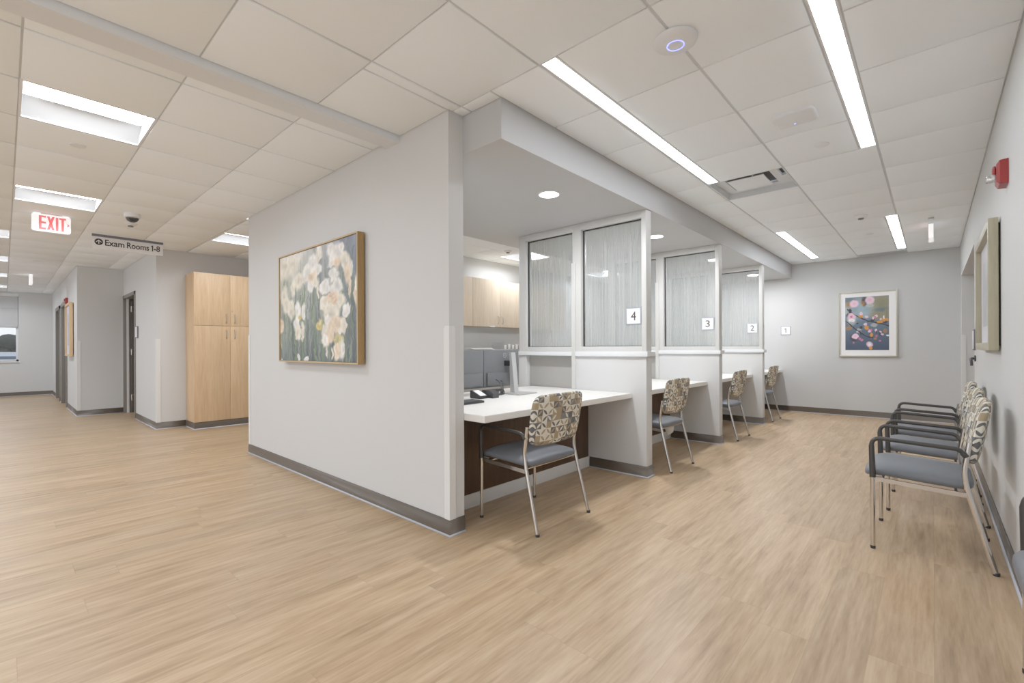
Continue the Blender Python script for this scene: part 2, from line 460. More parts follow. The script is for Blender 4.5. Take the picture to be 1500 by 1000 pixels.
def ceil_region(m, regs, xb, ybs, gx=.008, gy=.0045):
    zt = H-.008
    for R in regs:
        rects = [R]
        for e in EXC:
            rects = [q for r in rects for q in sub(r, e)]
        for r in rects: m.quad((r[0], r[2], H), (r[1], r[2], H), (r[1], r[3], H), (r[0], r[3], H), mi=1)
        for i in range(len(xb)-1):
            for j in range(len(ybs)-1):
                cell = (max(xb[i], R[0]), min(xb[i+1], R[1]), max(ybs[j], R[2]), min(ybs[j+1], R[3]))
                if cell[1]-cell[0] < .03 or cell[3]-cell[2] < .03: continue
                qs = [cell]
                for e in EXC: qs = [q for r in qs for q in sub(r, e)]
                for x0, x1, y0, y1 in qs:
                    x0 += gx; x1 -= gx; y0 += gy; y1 -= gy
                    if x1-x0 < .02 or y1-y0 < .02: continue
                    c = .0025; z = zt+random.uniform(-.0006, .0006)
                    a = m.ring([(x0, y0, H), (x1, y0, H), (x1, y1, H), (x0, y1, H)])
                    b = m.ring([(x0, y0, z+c*.6), (x1, y0, z+c*.6), (x1, y1, z+c*.6), (x0, y1, z+c*.6)])
                    d = m.ring([(x0+c, y0+c, z), (x1-c, y0+c, z), (x1-c, y1-c, z), (x0+c, y1-c, z)])
                    m.bridge(a, b); m.bridge(b, d); m.cap(d)
xr = [-2.742+.6115*k for k in range(0, 12)]
cm = MB()
ceil_region(cm, [(-2.747, XR, -5, 9.57), (XR, 2.3, 6.2, 9.57), (XR, .98, -5, 2.74)], xr, yb)
ceil_region(cm, [(-8.38, -2.895, -5, 1.86), (-11.10, -8.38, -5, 1.50), (-17.2, -11.10, -5, .865), (-8.38, -5.69, 1.86, 6.0), (-11.9, -8.5, 1.62, 3.1)], [tx(k) for k in range(26, -2, -1)], yb)
ceil_region(cm, [(-5.58, -3.81, 1.98, 9.57)], [tx(k) for k in range(26, -2, -1)], yb)
struct(cm.build('ceiling', ['ceil', 'grid'], smooth=None))

# rubber base: path keeps the room on the chosen side
PROF = [(.001, .1), (.006, .1), (.0065, .086), (.0095, .082), (.0095, .010), (.0125, .009), (.019, .001), (.001, .001)]
MI = [0, 0, 0, 0, 1, 1, 1]
def base(name, path, side): return struct(MB().sweep(path, PROF, side, MI).build(name, ['base', 'toe'], smooth=None))
base('baseboard_front', [(-5.70, 3.5), (-5.70, 1.86), (-2.22, 1.86), (-2.22, 1.98)], -1)
base('baseboard_end', [(-2.46, 9.57), (XR, 9.57), (XR, 9.28), (.5, 9.28)], -1)
base('baseboard_right', [(.5, 6.5), (XR, 6.5), (XR, 2.72), (.86, 2.72), (.86, -.4)], -1)
base('baseboard_corner', [(-9.955, 1.50), (-8.38, 1.50), (-8.38, 1.854)], -1)
base('baseboard_return', [(-12.945, .865), (-11.10, .865), (-11.10, 1.50)], -1)
base('baseboard_far', [(-17.2, -5), (-17.2, .865), (-15.735, .865)], -1)
base('baseboard_corridor', [(-14.605, .865), (-14.155, .865)], -1)

# doors
def corridor_door(n, x0, x1, label):
    d = struct(MB().box(x0+.06, x1-.06, .950, .985, .005, DZ-.06, .003).build('door_%d' % n, 'doorgrey'))
    f = MB()
    for a, b in ((x0-.02, x0+.06), (x1-.06, x1+.02)): f.box(a, b, .842, .985, 0, DZ+.02, .003)
    f.box(x0-.02, x1+.02, .842, .985, DZ-.06, DZ+.02, .003)
    f.build('door_frame', 'doorgrey', d)
    h = MB().tube(fillet([(x1-.16, .95, 1.0), (x1-.16, .90, 1.0), (x1-.28, .90, 1.0)], .02), .009)
    h.lathe([(.026, -.012), (.026, 0)], (x1-.16, .95, 1.0), 20, axis='y'); h.build('door_handle', 'nickel', d)
corridor_door(1, *dA, '')
corridor_door(2, *dB, '')
d = struct(MB().box(-11.045, -10.995, 1.60, 2.50, .005, 2.10, .003).build('door_3', 'doordark'))
f = MB()
f.box(-11.098, -11.04, 1.485, 1.600, 0, 2.16, .003); f.box(-10.02, -9.955, 1.485, 1.635, 0, 2.16, .003); f.box(-11.098, -9.955, 1.485, 1.635, 2.10, 2.16, .003)
f.build('door_frame', 'doorgrey', d)
MB().box(-11.04, -11.02, 1.530, 1.565, .0, 2.10, .002).build('door_stop', 'doorlite', d)  # pale strip coloured to stand in for light at the open door
for z in (.28, 1.12, 1.92):
    MB().box(-10.997, -10.990, 1.585, 1.640, z-.055, z+.055, .001).tube([(-10.99, 1.595, z-.055), (-10.99, 1.595, z+.055)], .008, 10).build('hinge', 'nickel', d)

# window at the end of the corridor
w = struct(MB().box(-17.33, -17.325, -2.3, WY-.0, WZ0, WZ1).build('window_1', 'pane', smooth=None))
f = MB()
for y0, y1 in ((-2.3, -2.25), (-1.07, -1.02), (WY-.045, WY)): f.box(-17.35, -17.30, y0, y1, WZ0, WZ1, .004)
f.box(-17.35, -17.30, -2.3, WY, WZ0, WZ0+.05, .004); f.box(-17.35, -17.30, -2.3, WY, WZ1-.05, WZ1, .004)
f.build('window_frame', 'white', w)
MB().box(-17.30, -17.17, -2.33, WY+.03, WZ0-.025, WZ0, .004).build('window_sill', 'lam', w)
sh = MB()
rows = 24
pr = None
for i in range(rows+1):
    z = 2.56-(2.56-1.755)*i/rows; x = -17.255+.004*math.sin(i*.9)
    rg = [sh.bm.verts.new((x, -2.28, z)), sh.bm.verts.new((x, WY-.015, z))]
    if pr: sh.bm.faces.new((pr[0], pr[1], rg[1], rg[0]))
    pr = rg
rs = thing('roller_shade', 'pale roller shade drawn halfway down the far corridor window', 'window shade', (-17.25, -1.0, 1.74))
sh.build('shade_fabric', 'shade', rs)
MB().box(-17.265, -17.245, -2.28, WY-.015, 1.735, 1.757, .004).build('hem_bar', 'silver', rs)
MB().box(-17.30, -17.205, -2.3, WY-.002, 2.53, 2.598, .006).build('cassette', 'white', rs)
MB().box(-17.262, -17.246, -2.28, WY-.015, 2.215, 2.232, .003).build('cross_seam', 'silver', rs)

# outside the window
gd = MB(); gd.quad((-60, -40, -.8), (-17.5, -40, -.8), (-17.5, 30, -.8), (-60, 30, -.8)); struct(gd.build('ground', 'asphalt'))
hd = MB()
rnd = random.Random(3)
for i in range(150):
    c = (-44+rnd.uniform(-1.5, 1.5), rnd.uniform(-16, 12), rnd.uniform(-.2, 2.2)); r = rnd.uniform(.5, .9)
    hd.super(c, (r, r, r*.9), .9, .9, 8, 6)
o = hd.build('hedge', 'foliage'); o['label'] = 'dark evergreen hedge beyond the parking lot outside the window'; o['category'] = 'hedge'; o['kind'] = 'stuff'
def bare_tree(x, y, h, seed, label):
    r = random.Random(seed); t = thing('bare_tree', label, 'tree', (x, y, -.8), 'bare trees outside the window')
    m = MB(); m.tube([(x, y, -.8), (x+.1, y+.1, h*.4), (x, y+.15, h*.62)], [.06, .05, .04], 8); m.build('trunk', 'bark', t)
    b = MB()
    def grow(p, d, L, rad, dep):
        q = p+d*L; b.tube([p, (p+q)/2+Vector((r.uniform(-.1, .1), r.uniform(-.1, .1), 0))*L*.4, q], [rad, rad*.8, rad*.6], 5)
        if dep:
            for _ in range(3):
                nd = (d+Vector((r.uniform(-.8, .8), r.uniform(-.8, .8), r.uniform(-.2, .6)))).normalized()
                grow(p+d*L*r.uniform(.5, 1), nd, L*.68, rad*.55, dep-1)
    for k in range(5):
        grow(Vector((x, y+.12, h*r.uniform(.38, .6))), Vector((r.uniform(-.6, .6), r.uniform(-.9, .9), 1)).normalized(), h*.27, .045, 3)
    b.build('branches', 'bark', t)
bare_tree(-36, -.30, 8., 5, 'tall bare tree with forking branches outside the far corridor window')
bare_tree(-37, -4.6, 7.5, 9, 'second tall bare tree further along outside the far corridor window')
def van(x, y, label):
    t = thing('parked_van', label, 'van', (x, y, -.8), 'vans parked outside the window')
    b = MB(); b.prism([(-2.3, .35), (2.3, .35), (2.3, 1.0), (1.75, 1.15), (1.25, 1.85), (-2.25, 1.9), (-2.35, .9)], y-.9, y+.9, 'y')
    for v in b.bm.verts: v.co.x += 0; 
    o = b.bm; rot = Matrix.Rotation(PI/2, 4, 'Z'); 
    for v in o.verts:
        p = Vector((v.co.x, v.co.y-y, v.co.z)); p = rot @ p; v.co = Vector((x+p.x, y+p.y, p.z-.8))
    b.build('body', 'van', t)
    wd = MB(); wd.box(x+.895, x+.91, y-1.9, y-.4, .45, .9, .005); wd.box(x+.895, x+.91, y-.2, y+1.15, .45, .9, .005); wd.build('side_window', 'vanwin', t)
    for dy in (-1.5, 1.5):
        MB().lathe([(.33, -.1), (.33, .1)], (x+.82, y+dy, -.47), 20, axis='x').build('wheel', 'black', t)
van(-31, .9, 'white parked van seen at the foot of the far window')
van(-31, -5.2, 'white parked van further along the parking lot')
# ------------------------------------------------------------------ ceiling fixtures
def linear(r, label):
    x0, x1, y0, y1 = r; t = thing('linear_ceiling_light', label, 'ceiling light', ((x0+x1)/2, (y0+y1)/2, H), 'linear ceiling lights')
    f = MB()
    f.box(x0, x0+.010, y0+.002, y1-.002, H-.006, H+.05, .001); f.box(x1-.010, x1, y0+.002, y1-.002, H-.006, H+.05, .001)
    f.box(x0+.010, x1-.010, y0+.002, y0+.010, H-.006, H+.05, .001); f.box(x0+.010, x1-.010, y1-.010, y1-.002, H-.006, H+.05, .001)
    f.build('housing', 'white', t)
    MB().box(x0+.010, x1-.010, y0+.010, y1-.010, H-.002, H+.004).build('lens', 'lens', t)
linear(L1, 'long bright strip light in the ceiling closest to the booth soffit')
linear(L2, 'longest-looking bright strip light, cut by the top of the photo')
linear(L3, 'short-looking far strip light between the soffit and the end wall')
linear(L4, 'far strip light near the exit sign and small ceiling return grille')

def troffer(r, label):
    x0, x1, y0, y1 = r; xc = (x0+x1)/2
    t = thing('recessed_troffer', label, 'ceiling light', (xc, (y0+y1)/2, H), 'square recessed ceiling lights')
    f = MB(); e = .006
    for b in ((x0, x0+.014, y0, y1), (x1-.014, x1, y0, y1), (x0+.014, x1-.014, y0, y0+.014), (x0+.014, x1-.014, y1-.014, y1)):
        f.box(*b, H-.006, H+.003, .001)
    f.build('frame', 'white', t)
    rf = MB()
    n = 10
    for sgn in (-1, 1):
        prev = None
        for i in range(n+1):
            a = i/n; x = xc+sgn*(.294-(.294-.130)*a); z = H+.085*math.sin(a*PI/2)
            rg = [rf.bm.verts.new((x, y0+.012, z)), rf.bm.verts.new((x, y1-.012, z))]
            if prev: rf.bm.faces.new((prev[0], prev[1], rg[1], rg[0]))
            prev = rg
    for y in (y0+.012, y1-.012): rf.quad((x0+.01, y, H), (x1-.01, y, H), (x1-.01, y, H+.09), (x0+.01, y, H+.09))
    rf.build('reflector', 'reflector', t)
    MB().quad((xc-.13, y0+.02, H+.084), (xc+.13, y0+.02, H+.084), (xc+.13, y1-.02, H+.084), (xc-.13, y1-.02, H+.084)).build('lens', 'lenstrof', t)
TL = ['square recessed light nearest the long ceiling beam, in the corridor ceiling', 'square recessed light just above the lit exit sign',
      'square recessed light over the tall oak cabinet, half hidden by the picture wall',
      'recessed light cut by the left photo edge, nearest of the row along it', 'recessed light at the left photo edge, second of its row',
      'recessed light at the left photo edge, third of its row', 'recessed light at the left photo edge, last before the window']
for r, l in zip(TROF, TL): troffer(r, l)
troffer(OT[0], 'recessed light over the office wall cupboards, seen beside the glass')
troffer(OT[1], 'recessed office light over the desk behind the picture wall')
troffer(OT[2], 'recessed office light at the back behind the far booths')

DL = [(2.962, 'round downlight over booth 4, nearest on the grey soffit'), (4.90, 'round downlight over booth 3, second on the soffit'),
      (6.80, 'round downlight over booth 2, third on the soffit'), (8.66, 'round downlight over booth 1, last before the end wall')]
for y, l in DL:
    t = thing('round_downlight', l, 'ceiling light', (-2.284, y, ZS), 'soffit downlights')
    MB().lathe([(.078, 0), (.088, 0), (.088, -.004), (.078, -.006)], (-2.284, y, ZS), 40, caps=False).build('trim_ring', 'white', t)
    MB().lathe([(.079, .0), (.079, -.003)], (-2.284, y, ZS), 40).build('lens', 'lensdown', t)

x0, x1, y0, y1 = VENT; xc, yc = (x0+x1)/2, (y0+y1)/2
t = thing('ceiling_air_diffuser', 'square recessed air diffuser with stepped centre panel in the ceiling', 'air vent', (xc, yc, H))
f = MB(); zt = H+.065
for b in ((x0, x0+.012, y0, y1), (x1-.012, x1, y0, y1), (x0+.012, x1-.012, y0, y0+.012), (x0+.012, x1-.012, y1-.012, y1)): f.box(*b, H-.006, zt, .001)
f.build('frame', 'grid', t)
MB().quad((x0+.01, y0+.01, zt+.03), (x1-.01, y0+.01, zt+.03), (x1-.01, y1-.01, zt+.03), (x0+.01, y1-.01, zt+.03)).build('duct', 'duct', t)
def plate_hole(m, X0, X1, Y0, Y1, hx0, hx1, hy0, hy1, z, dz):
    for q in ((X0, hx0, Y0, Y1), (hx1, X1, Y0, Y1), (hx0, hx1, Y0, hy0), (hx0, hx1, hy1, Y1)): m.box(*q, z, z+dz)
pm_ = MB(); plate_hole(pm_, x0+.012, xc+.225, y0+.012, y1-.012, xc-.205, xc+.165, yc-.205, yc+.205, H+.045, .02); pm_.build('cone', 'grid', t, smooth=None)
MB().box(xc+.262, x1-.012, y0+.012, y1-.012, H+.045, H+.065).box(xc+.225, xc+.262, y0+.012, y0+.10, H+.045, H+.065).box(xc+.225, xc+.262, y1-.26, y1-.012, H+.045, H+.065).build('side_strip', 'grid', t)
MB().box(xc-.175, xc+.125, yc-.165, yc+.165, H+.018, H+.026, .003).box(xc-.01, xc+.0, yc-.005, yc+.005, H+.026, H+.09).build('centre_panel', 'white', t)
x0, x1, y0, y1 = RET
t = thing('return_grille', 'shallow return air grille in the ceiling against the end wall', 'air vent', ((x0+x1)/2, (y0+y1)/2, H))
f = MB()
for b in ((x0, x0+.02, y0, y1), (x1-.02, x1, y0, y1), (x0+.02, x1-.02, y0, y0+.02), (x0+.02, x1-.02, y1-.02, y1)): f.box(*b, H-.008, H+.02, .001)
f.build('frame', 'grid', t)
g = MB()
for i in range(9): g.box(x0+.02, x1-.02, y0+.03+i*.024, y0+.034+i*.024, H-.004, H+.02)
g.build('louvre', 'grid', t); MB().quad((x0, y0, H+.03), (x1, y0, H+.03), (x1, y1, H+.03), (x0, y1, H+.03)).build('duct', 'duct', t)

c = (-.908, 2.172, H)
t = thing('wireless_access_point', 'round white wireless access point with a blue light ring on the ceiling', 'access point', c)
MB().lathe([(.085, -.0065), (.1, -.012), (.1, -.018), (.096, -.026), (.08, -.034), (.055, -.038), (0.001, -.039)], c, 48).build('shell', 'white', t)
MB().lathe([(.036, -.0388), (.036, -.0400), (.0405, -.0398), (.0405, -.0385)], c, 48, caps=False).build('light_ring', 'blueled', t, 'thin glowing blue ring')
c = (-.648, 3.415)
t = thing('wireless_access_point', 'rounded rectangular white wireless access point on the ceiling beside the strip light', 'access point', (*c, H))
MB().super((c[0], c[1], H-.012), (.118, .105, .022), .28, .35, 48, 12).build('shell', 'white', t)
MB().lathe([(.006, -.001), (.006, .001)], (c[0]-.01, c[1]+.055, H-.0335), 16).build('indicator', 'blueled', t, 'tiny blue indicator light')

def disc(x, y, r, label):
    o = MB().lathe([(r*.9, 0), (r, -.007), (r*.97, -.011), (.001, -.012)], (x, y, H-.004), 32).build('sprinkler_cover', 'white'); tag(o, label, 'sprinkler cover', 'flat round ceiling cover discs')
disc(-.593, 4.03, .045, 'flat white cover disc behind the rectangular access point'); disc(-.613, 7.648, .043, 'small cover disc near the far smoke detector and strip light')
disc(-4.558, .364, .045, 'flat cover disc behind the nearest square recessed corridor light'); disc(-10.947, .371, .045, 'far cover disc beyond the lit exit sign')
def smoke(x, y, label):
    t = thing('smoke_detector', label, 'smoke detector', (x, y, H), 'ceiling smoke detectors')
    MB().lathe([(.062, -.004), (.064, -.014), (.052, -.026), (.03, -.034)], (x, y, H), 32).build('base', 'white', t)
    MB().lathe([(.028, -.033), (.026, -.046), (.001, -.048)], (x, y, H), 24).build('sensor_head', 'signgrey', t)
smoke(-.598, 6.54, 'white smoke detector in the waiting area near the far strip lights'); smoke(-6.95, 1.005, 'small smoke detector just behind the dome camera')
smoke(-4.77, 5.16, 'smoke detector on the office ceiling, seen beside the glass')
t = thing('motion_sensor', 'small white ceiling sensor in front of the far exit sign', 'sensor', (-.012, 7.19, H))
MB().box(-.035, .015, 7.165, 7.215, H-.03, H-.004, .004).build('bracket', 'silver', t); MB().box(-.038, .012, 7.15, 7.20, H-.075, H-.026, .006).build('body', 'white', t)

c = (-6.44, .945, H)
t = thing('dome_camera', 'white dome security camera with dark dome on the corridor ceiling', 'security camera', c)
MB().lathe([(.07, -.004), (.073, -.03), (.071, -.046), (.058, -.05)], c, 36).build('housing', 'white', t)
MB().lathe([(.058, -.049), (.055, -.066), (.043, -.085), (.024, -.097), (.001, -.101)], c, 36).build('dome', 'dark', t, 'dark glossy dome')
MB().lathe([(.0585, -.05), (.0605, -.054), (.0575, -.058)], c, 36, caps=False).build('trim_ring', 'chrome', t)
MB().lathe([(.026, -.02), (.024, .03)], (c[0]+.02, c[1]-.01, H-.075), 18, axis='x').build('camera_lens', 'black', t)

def exit_sign(c, rz, label):
    # face towards +x in local coordinates
    t = thing('exit_sign', label, 'exit sign', (0, 0, 0), 'exit signs')
    b = MB()
    n = 6; w, h, r = .152, .0925, .022; poly = []
    for cx, cy, a0 in ((w-r, h-r, 0), (-w+r, h-r, 90), (-w+r, -h+r, 180), (w-r, -h+r, 270)):
        for k in range(n+1):
            a = math.radians(a0+90*k/n); poly.append((cx+r*math.cos(a), cy+r*math.sin(a)-.107))
    b.prism(poly, -.022, .022, 'x'); b.build('housing', 'exitface', t, 'lit white panel')
    MB().box(-.03, .03, -.085, .085, -.016, -.003, .004).build('canopy', 'white', t)
    L = MB(); zt, zb = -.034, -.180; wd = .021
    def bar(y0, z0, y1, z1): 
        L.prism([(y0-wd/2, z0), (y0+wd/2, z0), (y1+wd/2, z1), (y1-wd/2, z1)], .022, .0235, 'x')
    def rect(y0, y1, z0, z1): L.box(.022, .0235, y0, y1, z0, z1)
    ys = -.098
    rect(ys, ys+wd, zb, zt); 
    for z in (zt-.009, (zt+zb)/2, zb+.009): rect(ys+wd, ys+.055, z-.0105, z+.0105)
    bar(ys+.072, zt, ys+.112, zb); bar(ys+.112, zt, ys+.072, zb)
    rect(ys+.130, ys+.130+wd, zb, zt)
    rect(ys+.158, ys+.212, zt-.021, zt); rect(ys+.1745, ys+.1745+wd, zb, zt-.021)
    L.build('lettering', 'exitred', t, 'red EXIT letters')
    ch = MB(); a = .1225
    ch.prism([(a, -.088), (a+.022, -.107), (a, -.126), (a, -.113), (a+.008, -.107), (a, -.101)], .022, .0235, 'x'); ch.build('arrow', 'exitred', t, 'red chevron')
    t.location = c; t.rotation_euler = (0, 0, rz); t['origin_world'] = [0., 0., 0.]; return t
e = exit_sign((-7.12, .354, H), 0, 'lit exit sign with red letters above the corridor')
copy_tree(e, 'exit sign seen edge-on near the waiting area end wall', (-.012, 7.60, H), PI)
copy_tree(e, 'far exit sign seen edge-on down the corridor', (-13.1, .36, H), PI/2)

t = thing('hanging_sign', 'long hanging sign reading Exam Rooms 1-8 with an up arrow', 'sign', (-7.88, 1.12, 2.46))
MB().box(-7.895, -7.865, .755, 1.487, 2.612, H-.003, .002).build('mounting_rail', 'signgrey', t, 'slate grey rail')
MB().box(-7.886, -7.874, .757, 1.485, 2.459, 2.613, .002).build('panel', 'signface', t, 'pale panel')
for word, ya_, yb1 in (('Exam', .880, 1.073), ('Rooms', 1.099, 1.332), ('-8', 1.384, 1.452)):
    MB().text(word, .11, (-7.8735, (ya_+yb1)/2, 2.5445), (0, 1, 0), (0, 0, 1), .0008, .0022, fit=(yb1-ya_, .078)).build('lettering', 'ink', t, 'dark lettering')
MB().prism([(1.364, 2.5055), (1.376, 2.5055), (1.376, 2.5835), (1.366, 2.5835), (1.353, 2.572), (1.353, 2.562), (1.364, 2.570)], -7.874, -7.8727, 'x').build('lettering', 'ink', t, 'dark lettering')
a = MB(); a.lathe([(.041, 0), (.041, .0012)], (-7.8742, .820, 2.546), 32, axis='x'); o = a.build('arrow_disc', 'ink', t, 'dark disc')
a = MB(); yc_, zc_ = .820, 2.546
a.box(-7.8732, -7.8722, yc_-.0045, yc_+.0045, zc_-.026, zc_+.02)
a.prism([(yc_-.026, zc_+.0), (yc_, zc_+.027), (yc_+.026, zc_), (yc_+.026, zc_-.010), (yc_, zc_+.015), (yc_-.026, zc_-.010)], -7.8732, -7.8722, 'x')
a.build('arrow', 'signface', t, 'white up arrow')

# ------------------------------------------------------------------ things on the walls
def guard(name_label, x, y, sx, sy, z0=.098, z1=1.325, w=.045):
    # L-shaped corner guard; wings run from the corner along sx (in x) and sy (in y), outside the wall
    m = MB(); k = .006
    poly = [(x-sx*0-(-sx)*0, y)]
    px = lambda a: x+sx*a; py = lambda a: y+sy*a
    poly = [(px(-k), py(-k)), (px(w), py(-k)), (px(w), py(-.0005)), (px(-.0005), py(-.0005)), (px(-.0005), py(w)), (px(-k), py(w))]
    m.prism(poly, z0, z1-.012)
    top = [(px(-k*.6), py(-k*.6)), (px(w-.003), py(-k*.6)), (px(w-.003), py(-.0005)), (px(-.0005), py(-.0005)), (px(-.0005), py(w-.003)), (px(-k*.6), py(w-.003))]
    m.prism(top, z1-.012, z1)
    return tag(m.build('corner_guard', 'guard', smooth=30), name_label, 'corner guard', 'vinyl corner guards')
guard('white corner guard on the picture wall corner beside booth 4', -2.22, 1.86, -1, 1, z1=1.305)
guard('white corner guard on the far end of the daffodil picture wall', -5.70, 1.86, 1, 1)
guard('white corner guard between the exam room door and tall oak cabinet', -8.38, 1.50, -1, 1)
guard('white corner guard on the corridor corner beside the corridor picture', -11.10, .865, -1, 1)
guard('white corner guard on the far jamb of the right wall opening', XR, 9.28, 1, 1)

def paint_base(w, h):
    yy, xx = np.mgrid[0:h, 0:w]; return (xx+.5)/w, (yy+.5)/h
def blob(img, U, V, u, v, ru, rv, col, soft, al=.95):
    d = np.sqrt(((U-u)/ru)**2+((V-v)/rv)**2)
    e = .25+.75*soft
    a = np.clip((1+e*.5-d)/e, 0, 1); a = a*a*(3-2*a)*al
    sh = np.clip(.90+.13*d, .85, 1.04)[..., None]+.25*(TEX[:img.shape[0], :img.shape[1]]-.5)[..., None]*(1 if img.shape[1] > 200 else 0)
    img += (np.array(col)/255*sh-img)*a[..., None]
def stroke(img, U, V, p, q, wd, col, al=.8, asp=1.):
    p = np.array(p); q = np.array(q); d = q-p; L2_ = d[0]**2+d[1]**2
    t = np.clip(((U-p[0])*d[0]+(V-p[1])*d[1])/L2_, 0, 1)
    dist = np.sqrt((U-p[0]-t*d[0])**2+((V-p[1]-t*d[1])*asp)**2)
    a = np.clip(1.6-dist/wd, 0, 1)*al
    img += (np.array(col)/255-img)*a[..., None]
def noise_img(w, h, seed, sx, sy):
    r = np.random.RandomState(seed); g = r.rand(sy+2, sx+2)
    y = np.linspace(0, sy, h); x = np.linspace(0, sx, w); yi = y.astype(int); xi = x.astype(int)
    fy = (y-yi)[:, None]; fx = (x-xi)[None]
    a = g[yi][:, xi]; b = g[yi][:, xi+1]; c_ = g[yi+1][:, xi]; d = g[yi+1][:, xi+1]
    return (a*(1-fx)+b*fx)*(1-fy)+(c_*(1-fx)+d*fx)*fy
TEX = noise_img(400, 300, 77, 60, 40)*.6+noise_img(400, 300, 78, 22, 14)*.4
def canvas_mesh(name, img, P0, U3, V3, mat, parent, label=None):
    h, w, _ = img.shape
    P0, U3, V3 = Vector(P0)-Vector(parent['origin_world']), Vector(U3), Vector(V3)
    me = bpy.data.meshes.new(name)
    u = np.linspace(0, 1, w+1); v = np.linspace(0, 1, h+1); UU, VV = np.meshgrid(u, v)
    co = np.array(P0)[None, None]+UU[..., None]*np.array(U3)+VV[..., None]*np.array(V3)
    idx = np.arange((w+1)*(h+1)).reshape(h+1, w+1)
    q = np.stack([idx[:-1, :-1], idx[:-1, 1:], idx[1:, 1:], idx[1:, :-1]], -1).reshape(-1, 4)
    me.vertices.add((w+1)*(h+1)); me.vertices.foreach_set('co', co.reshape(-1).astype(np.float32))
    me.loops.add(q.size); me.loops.foreach_set('vertex_index', q.reshape(-1).astype(np.int32))
    me.polygons.add(len(q)); me.polygons.foreach_set('loop_start', np.arange(0, q.size, 4, dtype=np.int32))
    me.update(calc_edges=True)
    at = me.color_attributes.new('Paint', 'FLOAT_COLOR', 'CORNER')
    s = np.clip(img, 0, 1); l = np.where(s <= .04045, s/12.92, ((s+.055)/1.055)**2.4)
    c4 = np.concatenate([l, np.ones((h, w, 1))], -1).reshape(-1, 1, 4)
    at.data.foreach_set('color', np.repeat(c4, 4, 1).reshape(-1).astype(np.float32))
    me.materials.append(M[mat]); o = bpy.data.objects.new(name, me); C.objects.link(o); o.parent = parent
    if label: o['label'] = label
    return o
def frame_bars(m, x0, x1, z0, z1, ya, yb, w, bev=.002):
    m.box(x0, x0+w, ya, yb, z0, z1, bev); m.box(x1-w, x1, ya, yb, z0, z1, bev)
    m.box(x0+w, x1-w, ya, yb, z1-w, z1, bev); m.box(x0+w, x1-w, ya, yb, z0, z0+w, bev)

DAFF = [[0.158,1.026,0.202,0.126,'w',1.0,0],[0.112,0.894,0.16,0.098,'c',1.0,0],[0.287,0.74,0.084,0.068,'c',0.9,0],[0.583,0.962,0.022,0.063,'c',0.7,0],[0.546,0.907,0.026,0.076,'c',0.7,0],[0.064,0.617,0.058,0.101,'c',0.5,0],[0.11,0.527,0.069,0.085,'c',0.5,0],[0.177,0.479,0.044,0.084,'c',0.6,0],[0.015,0.334,0.043,0.072,'p',0.6,0],[0.2,0.67,0.031,0.07,'c',0.7,0],[0.41,0.801,0.06,0.08,'w',0.4,0],[0.545,0.804,0.046,0.058,'w',0.4,0],[0.479,0.868,0.058,0.077,'w',0.5,0],[0.469,0.753,0.058,0.051,'p',0.6,0],[0.453,0.664,0.043,0.062,'w',0.4,0],[0.525,0.692,0.038,0.064,'c',0.4,0],[0.553,0.599,0.015,0.05,'c',0.6,0],[0.708,0.935,0.048,0.074,'w',0.5,0],[0.791,0.893,0.066,0.09,'w',0.5,0],[0.872,0.806,0.047,0.088,'c',0.5,0],[0.934,0.736,0.024,0.058,'w',0.4,0],[0.715,0.829,0.041,0.049,'w',0.5,0],[0.775,0.813,0.04,0.048,'p',0.8,0],[0.84,0.931,0.032,0.047,'w',0.5,0],[0.895,0.708,0.028,0.07,'p',0.8,0],[0.565,0.966,0.018,0.063,'w',0.6,0],[0.917,0.587,0.015,0.07,'p',0.8,0],[0.988,0.555,0.024,0.114,'p',0.5,0],[0.993,0.623,0.018,0.057,'w',0.5,0],[0.639,0.638,0.071,0.06,'w',0.3,0],[0.773,0.619,0.07,0.063,'w',0.3,0],[0.737,0.721,0.051,0.051,'w',0.3,0],[0.62,0.503,0.05,0.06,'c',0.3,0],[0.814,0.506,0.052,0.067,'c',0.3,0],[0.704,0.407,0.095,0.086,'c',0.3,0],[0.66,0.349,0.039,0.05,'w',0.4,0],[0.885,0.417,0.038,0.061,'w',0.3,0],[0.771,0.306,0.091,0.072,'p',0.4,0],[0.853,0.301,0.032,0.071,'c',0.4,0],[0.65,0.213,0.06,0.099,'c',0.3,0],[0.694,0.223,0.042,0.087,'p',0.5,0],[0.632,0.176,0.036,0.055,'w',0.4,0],[0.812,0.249,0.016,0.03,'w',0.4,0],[0.719,0.535,0.068,0.053,'p',0.5,0],[0.713,0.541,0.038,0.029,'o',0.6,0],[0.719,0.516,0.017,0.013,'p',0.5,0],[0.756,0.488,0.03,0.017,'o',0.8,0],[0.274,0.443,0.047,0.095,'w',0.35,0],[0.357,0.449,0.027,0.077,'w',0.35,0],[0.248,0.335,0.047,0.068,'w',0.35,0],[0.275,0.259,0.034,0.074,'c',0.4,0],[0.336,0.263,0.025,0.081,'c',0.5,0],[0.306,0.399,0.021,0.027,'y',0.8,0],[0.56,0.315,0.037,0.05,'y',0.4,0],[0.787,0.184,0.056,0.05,'g',0.4,0],[0.795,0.082,0.059,0.074,'c',0.4,0],[0.77,0.088,0.027,0.061,'p',0.6,0],[0.835,0.112,0.022,0.071,'w',0.6,0],[0.385,0.008,0.036,0.029,'w',0.4,0],[0.278,0.034,0.021,0.022,'w',0.4,0],[0.017,-0.002,0.024,0.015,'w',0.4,0],[0.659,0.075,0.011,0.05,'c',0.6,0],[0.719,0.064,0.01,0.048,'c',0.6,0]]
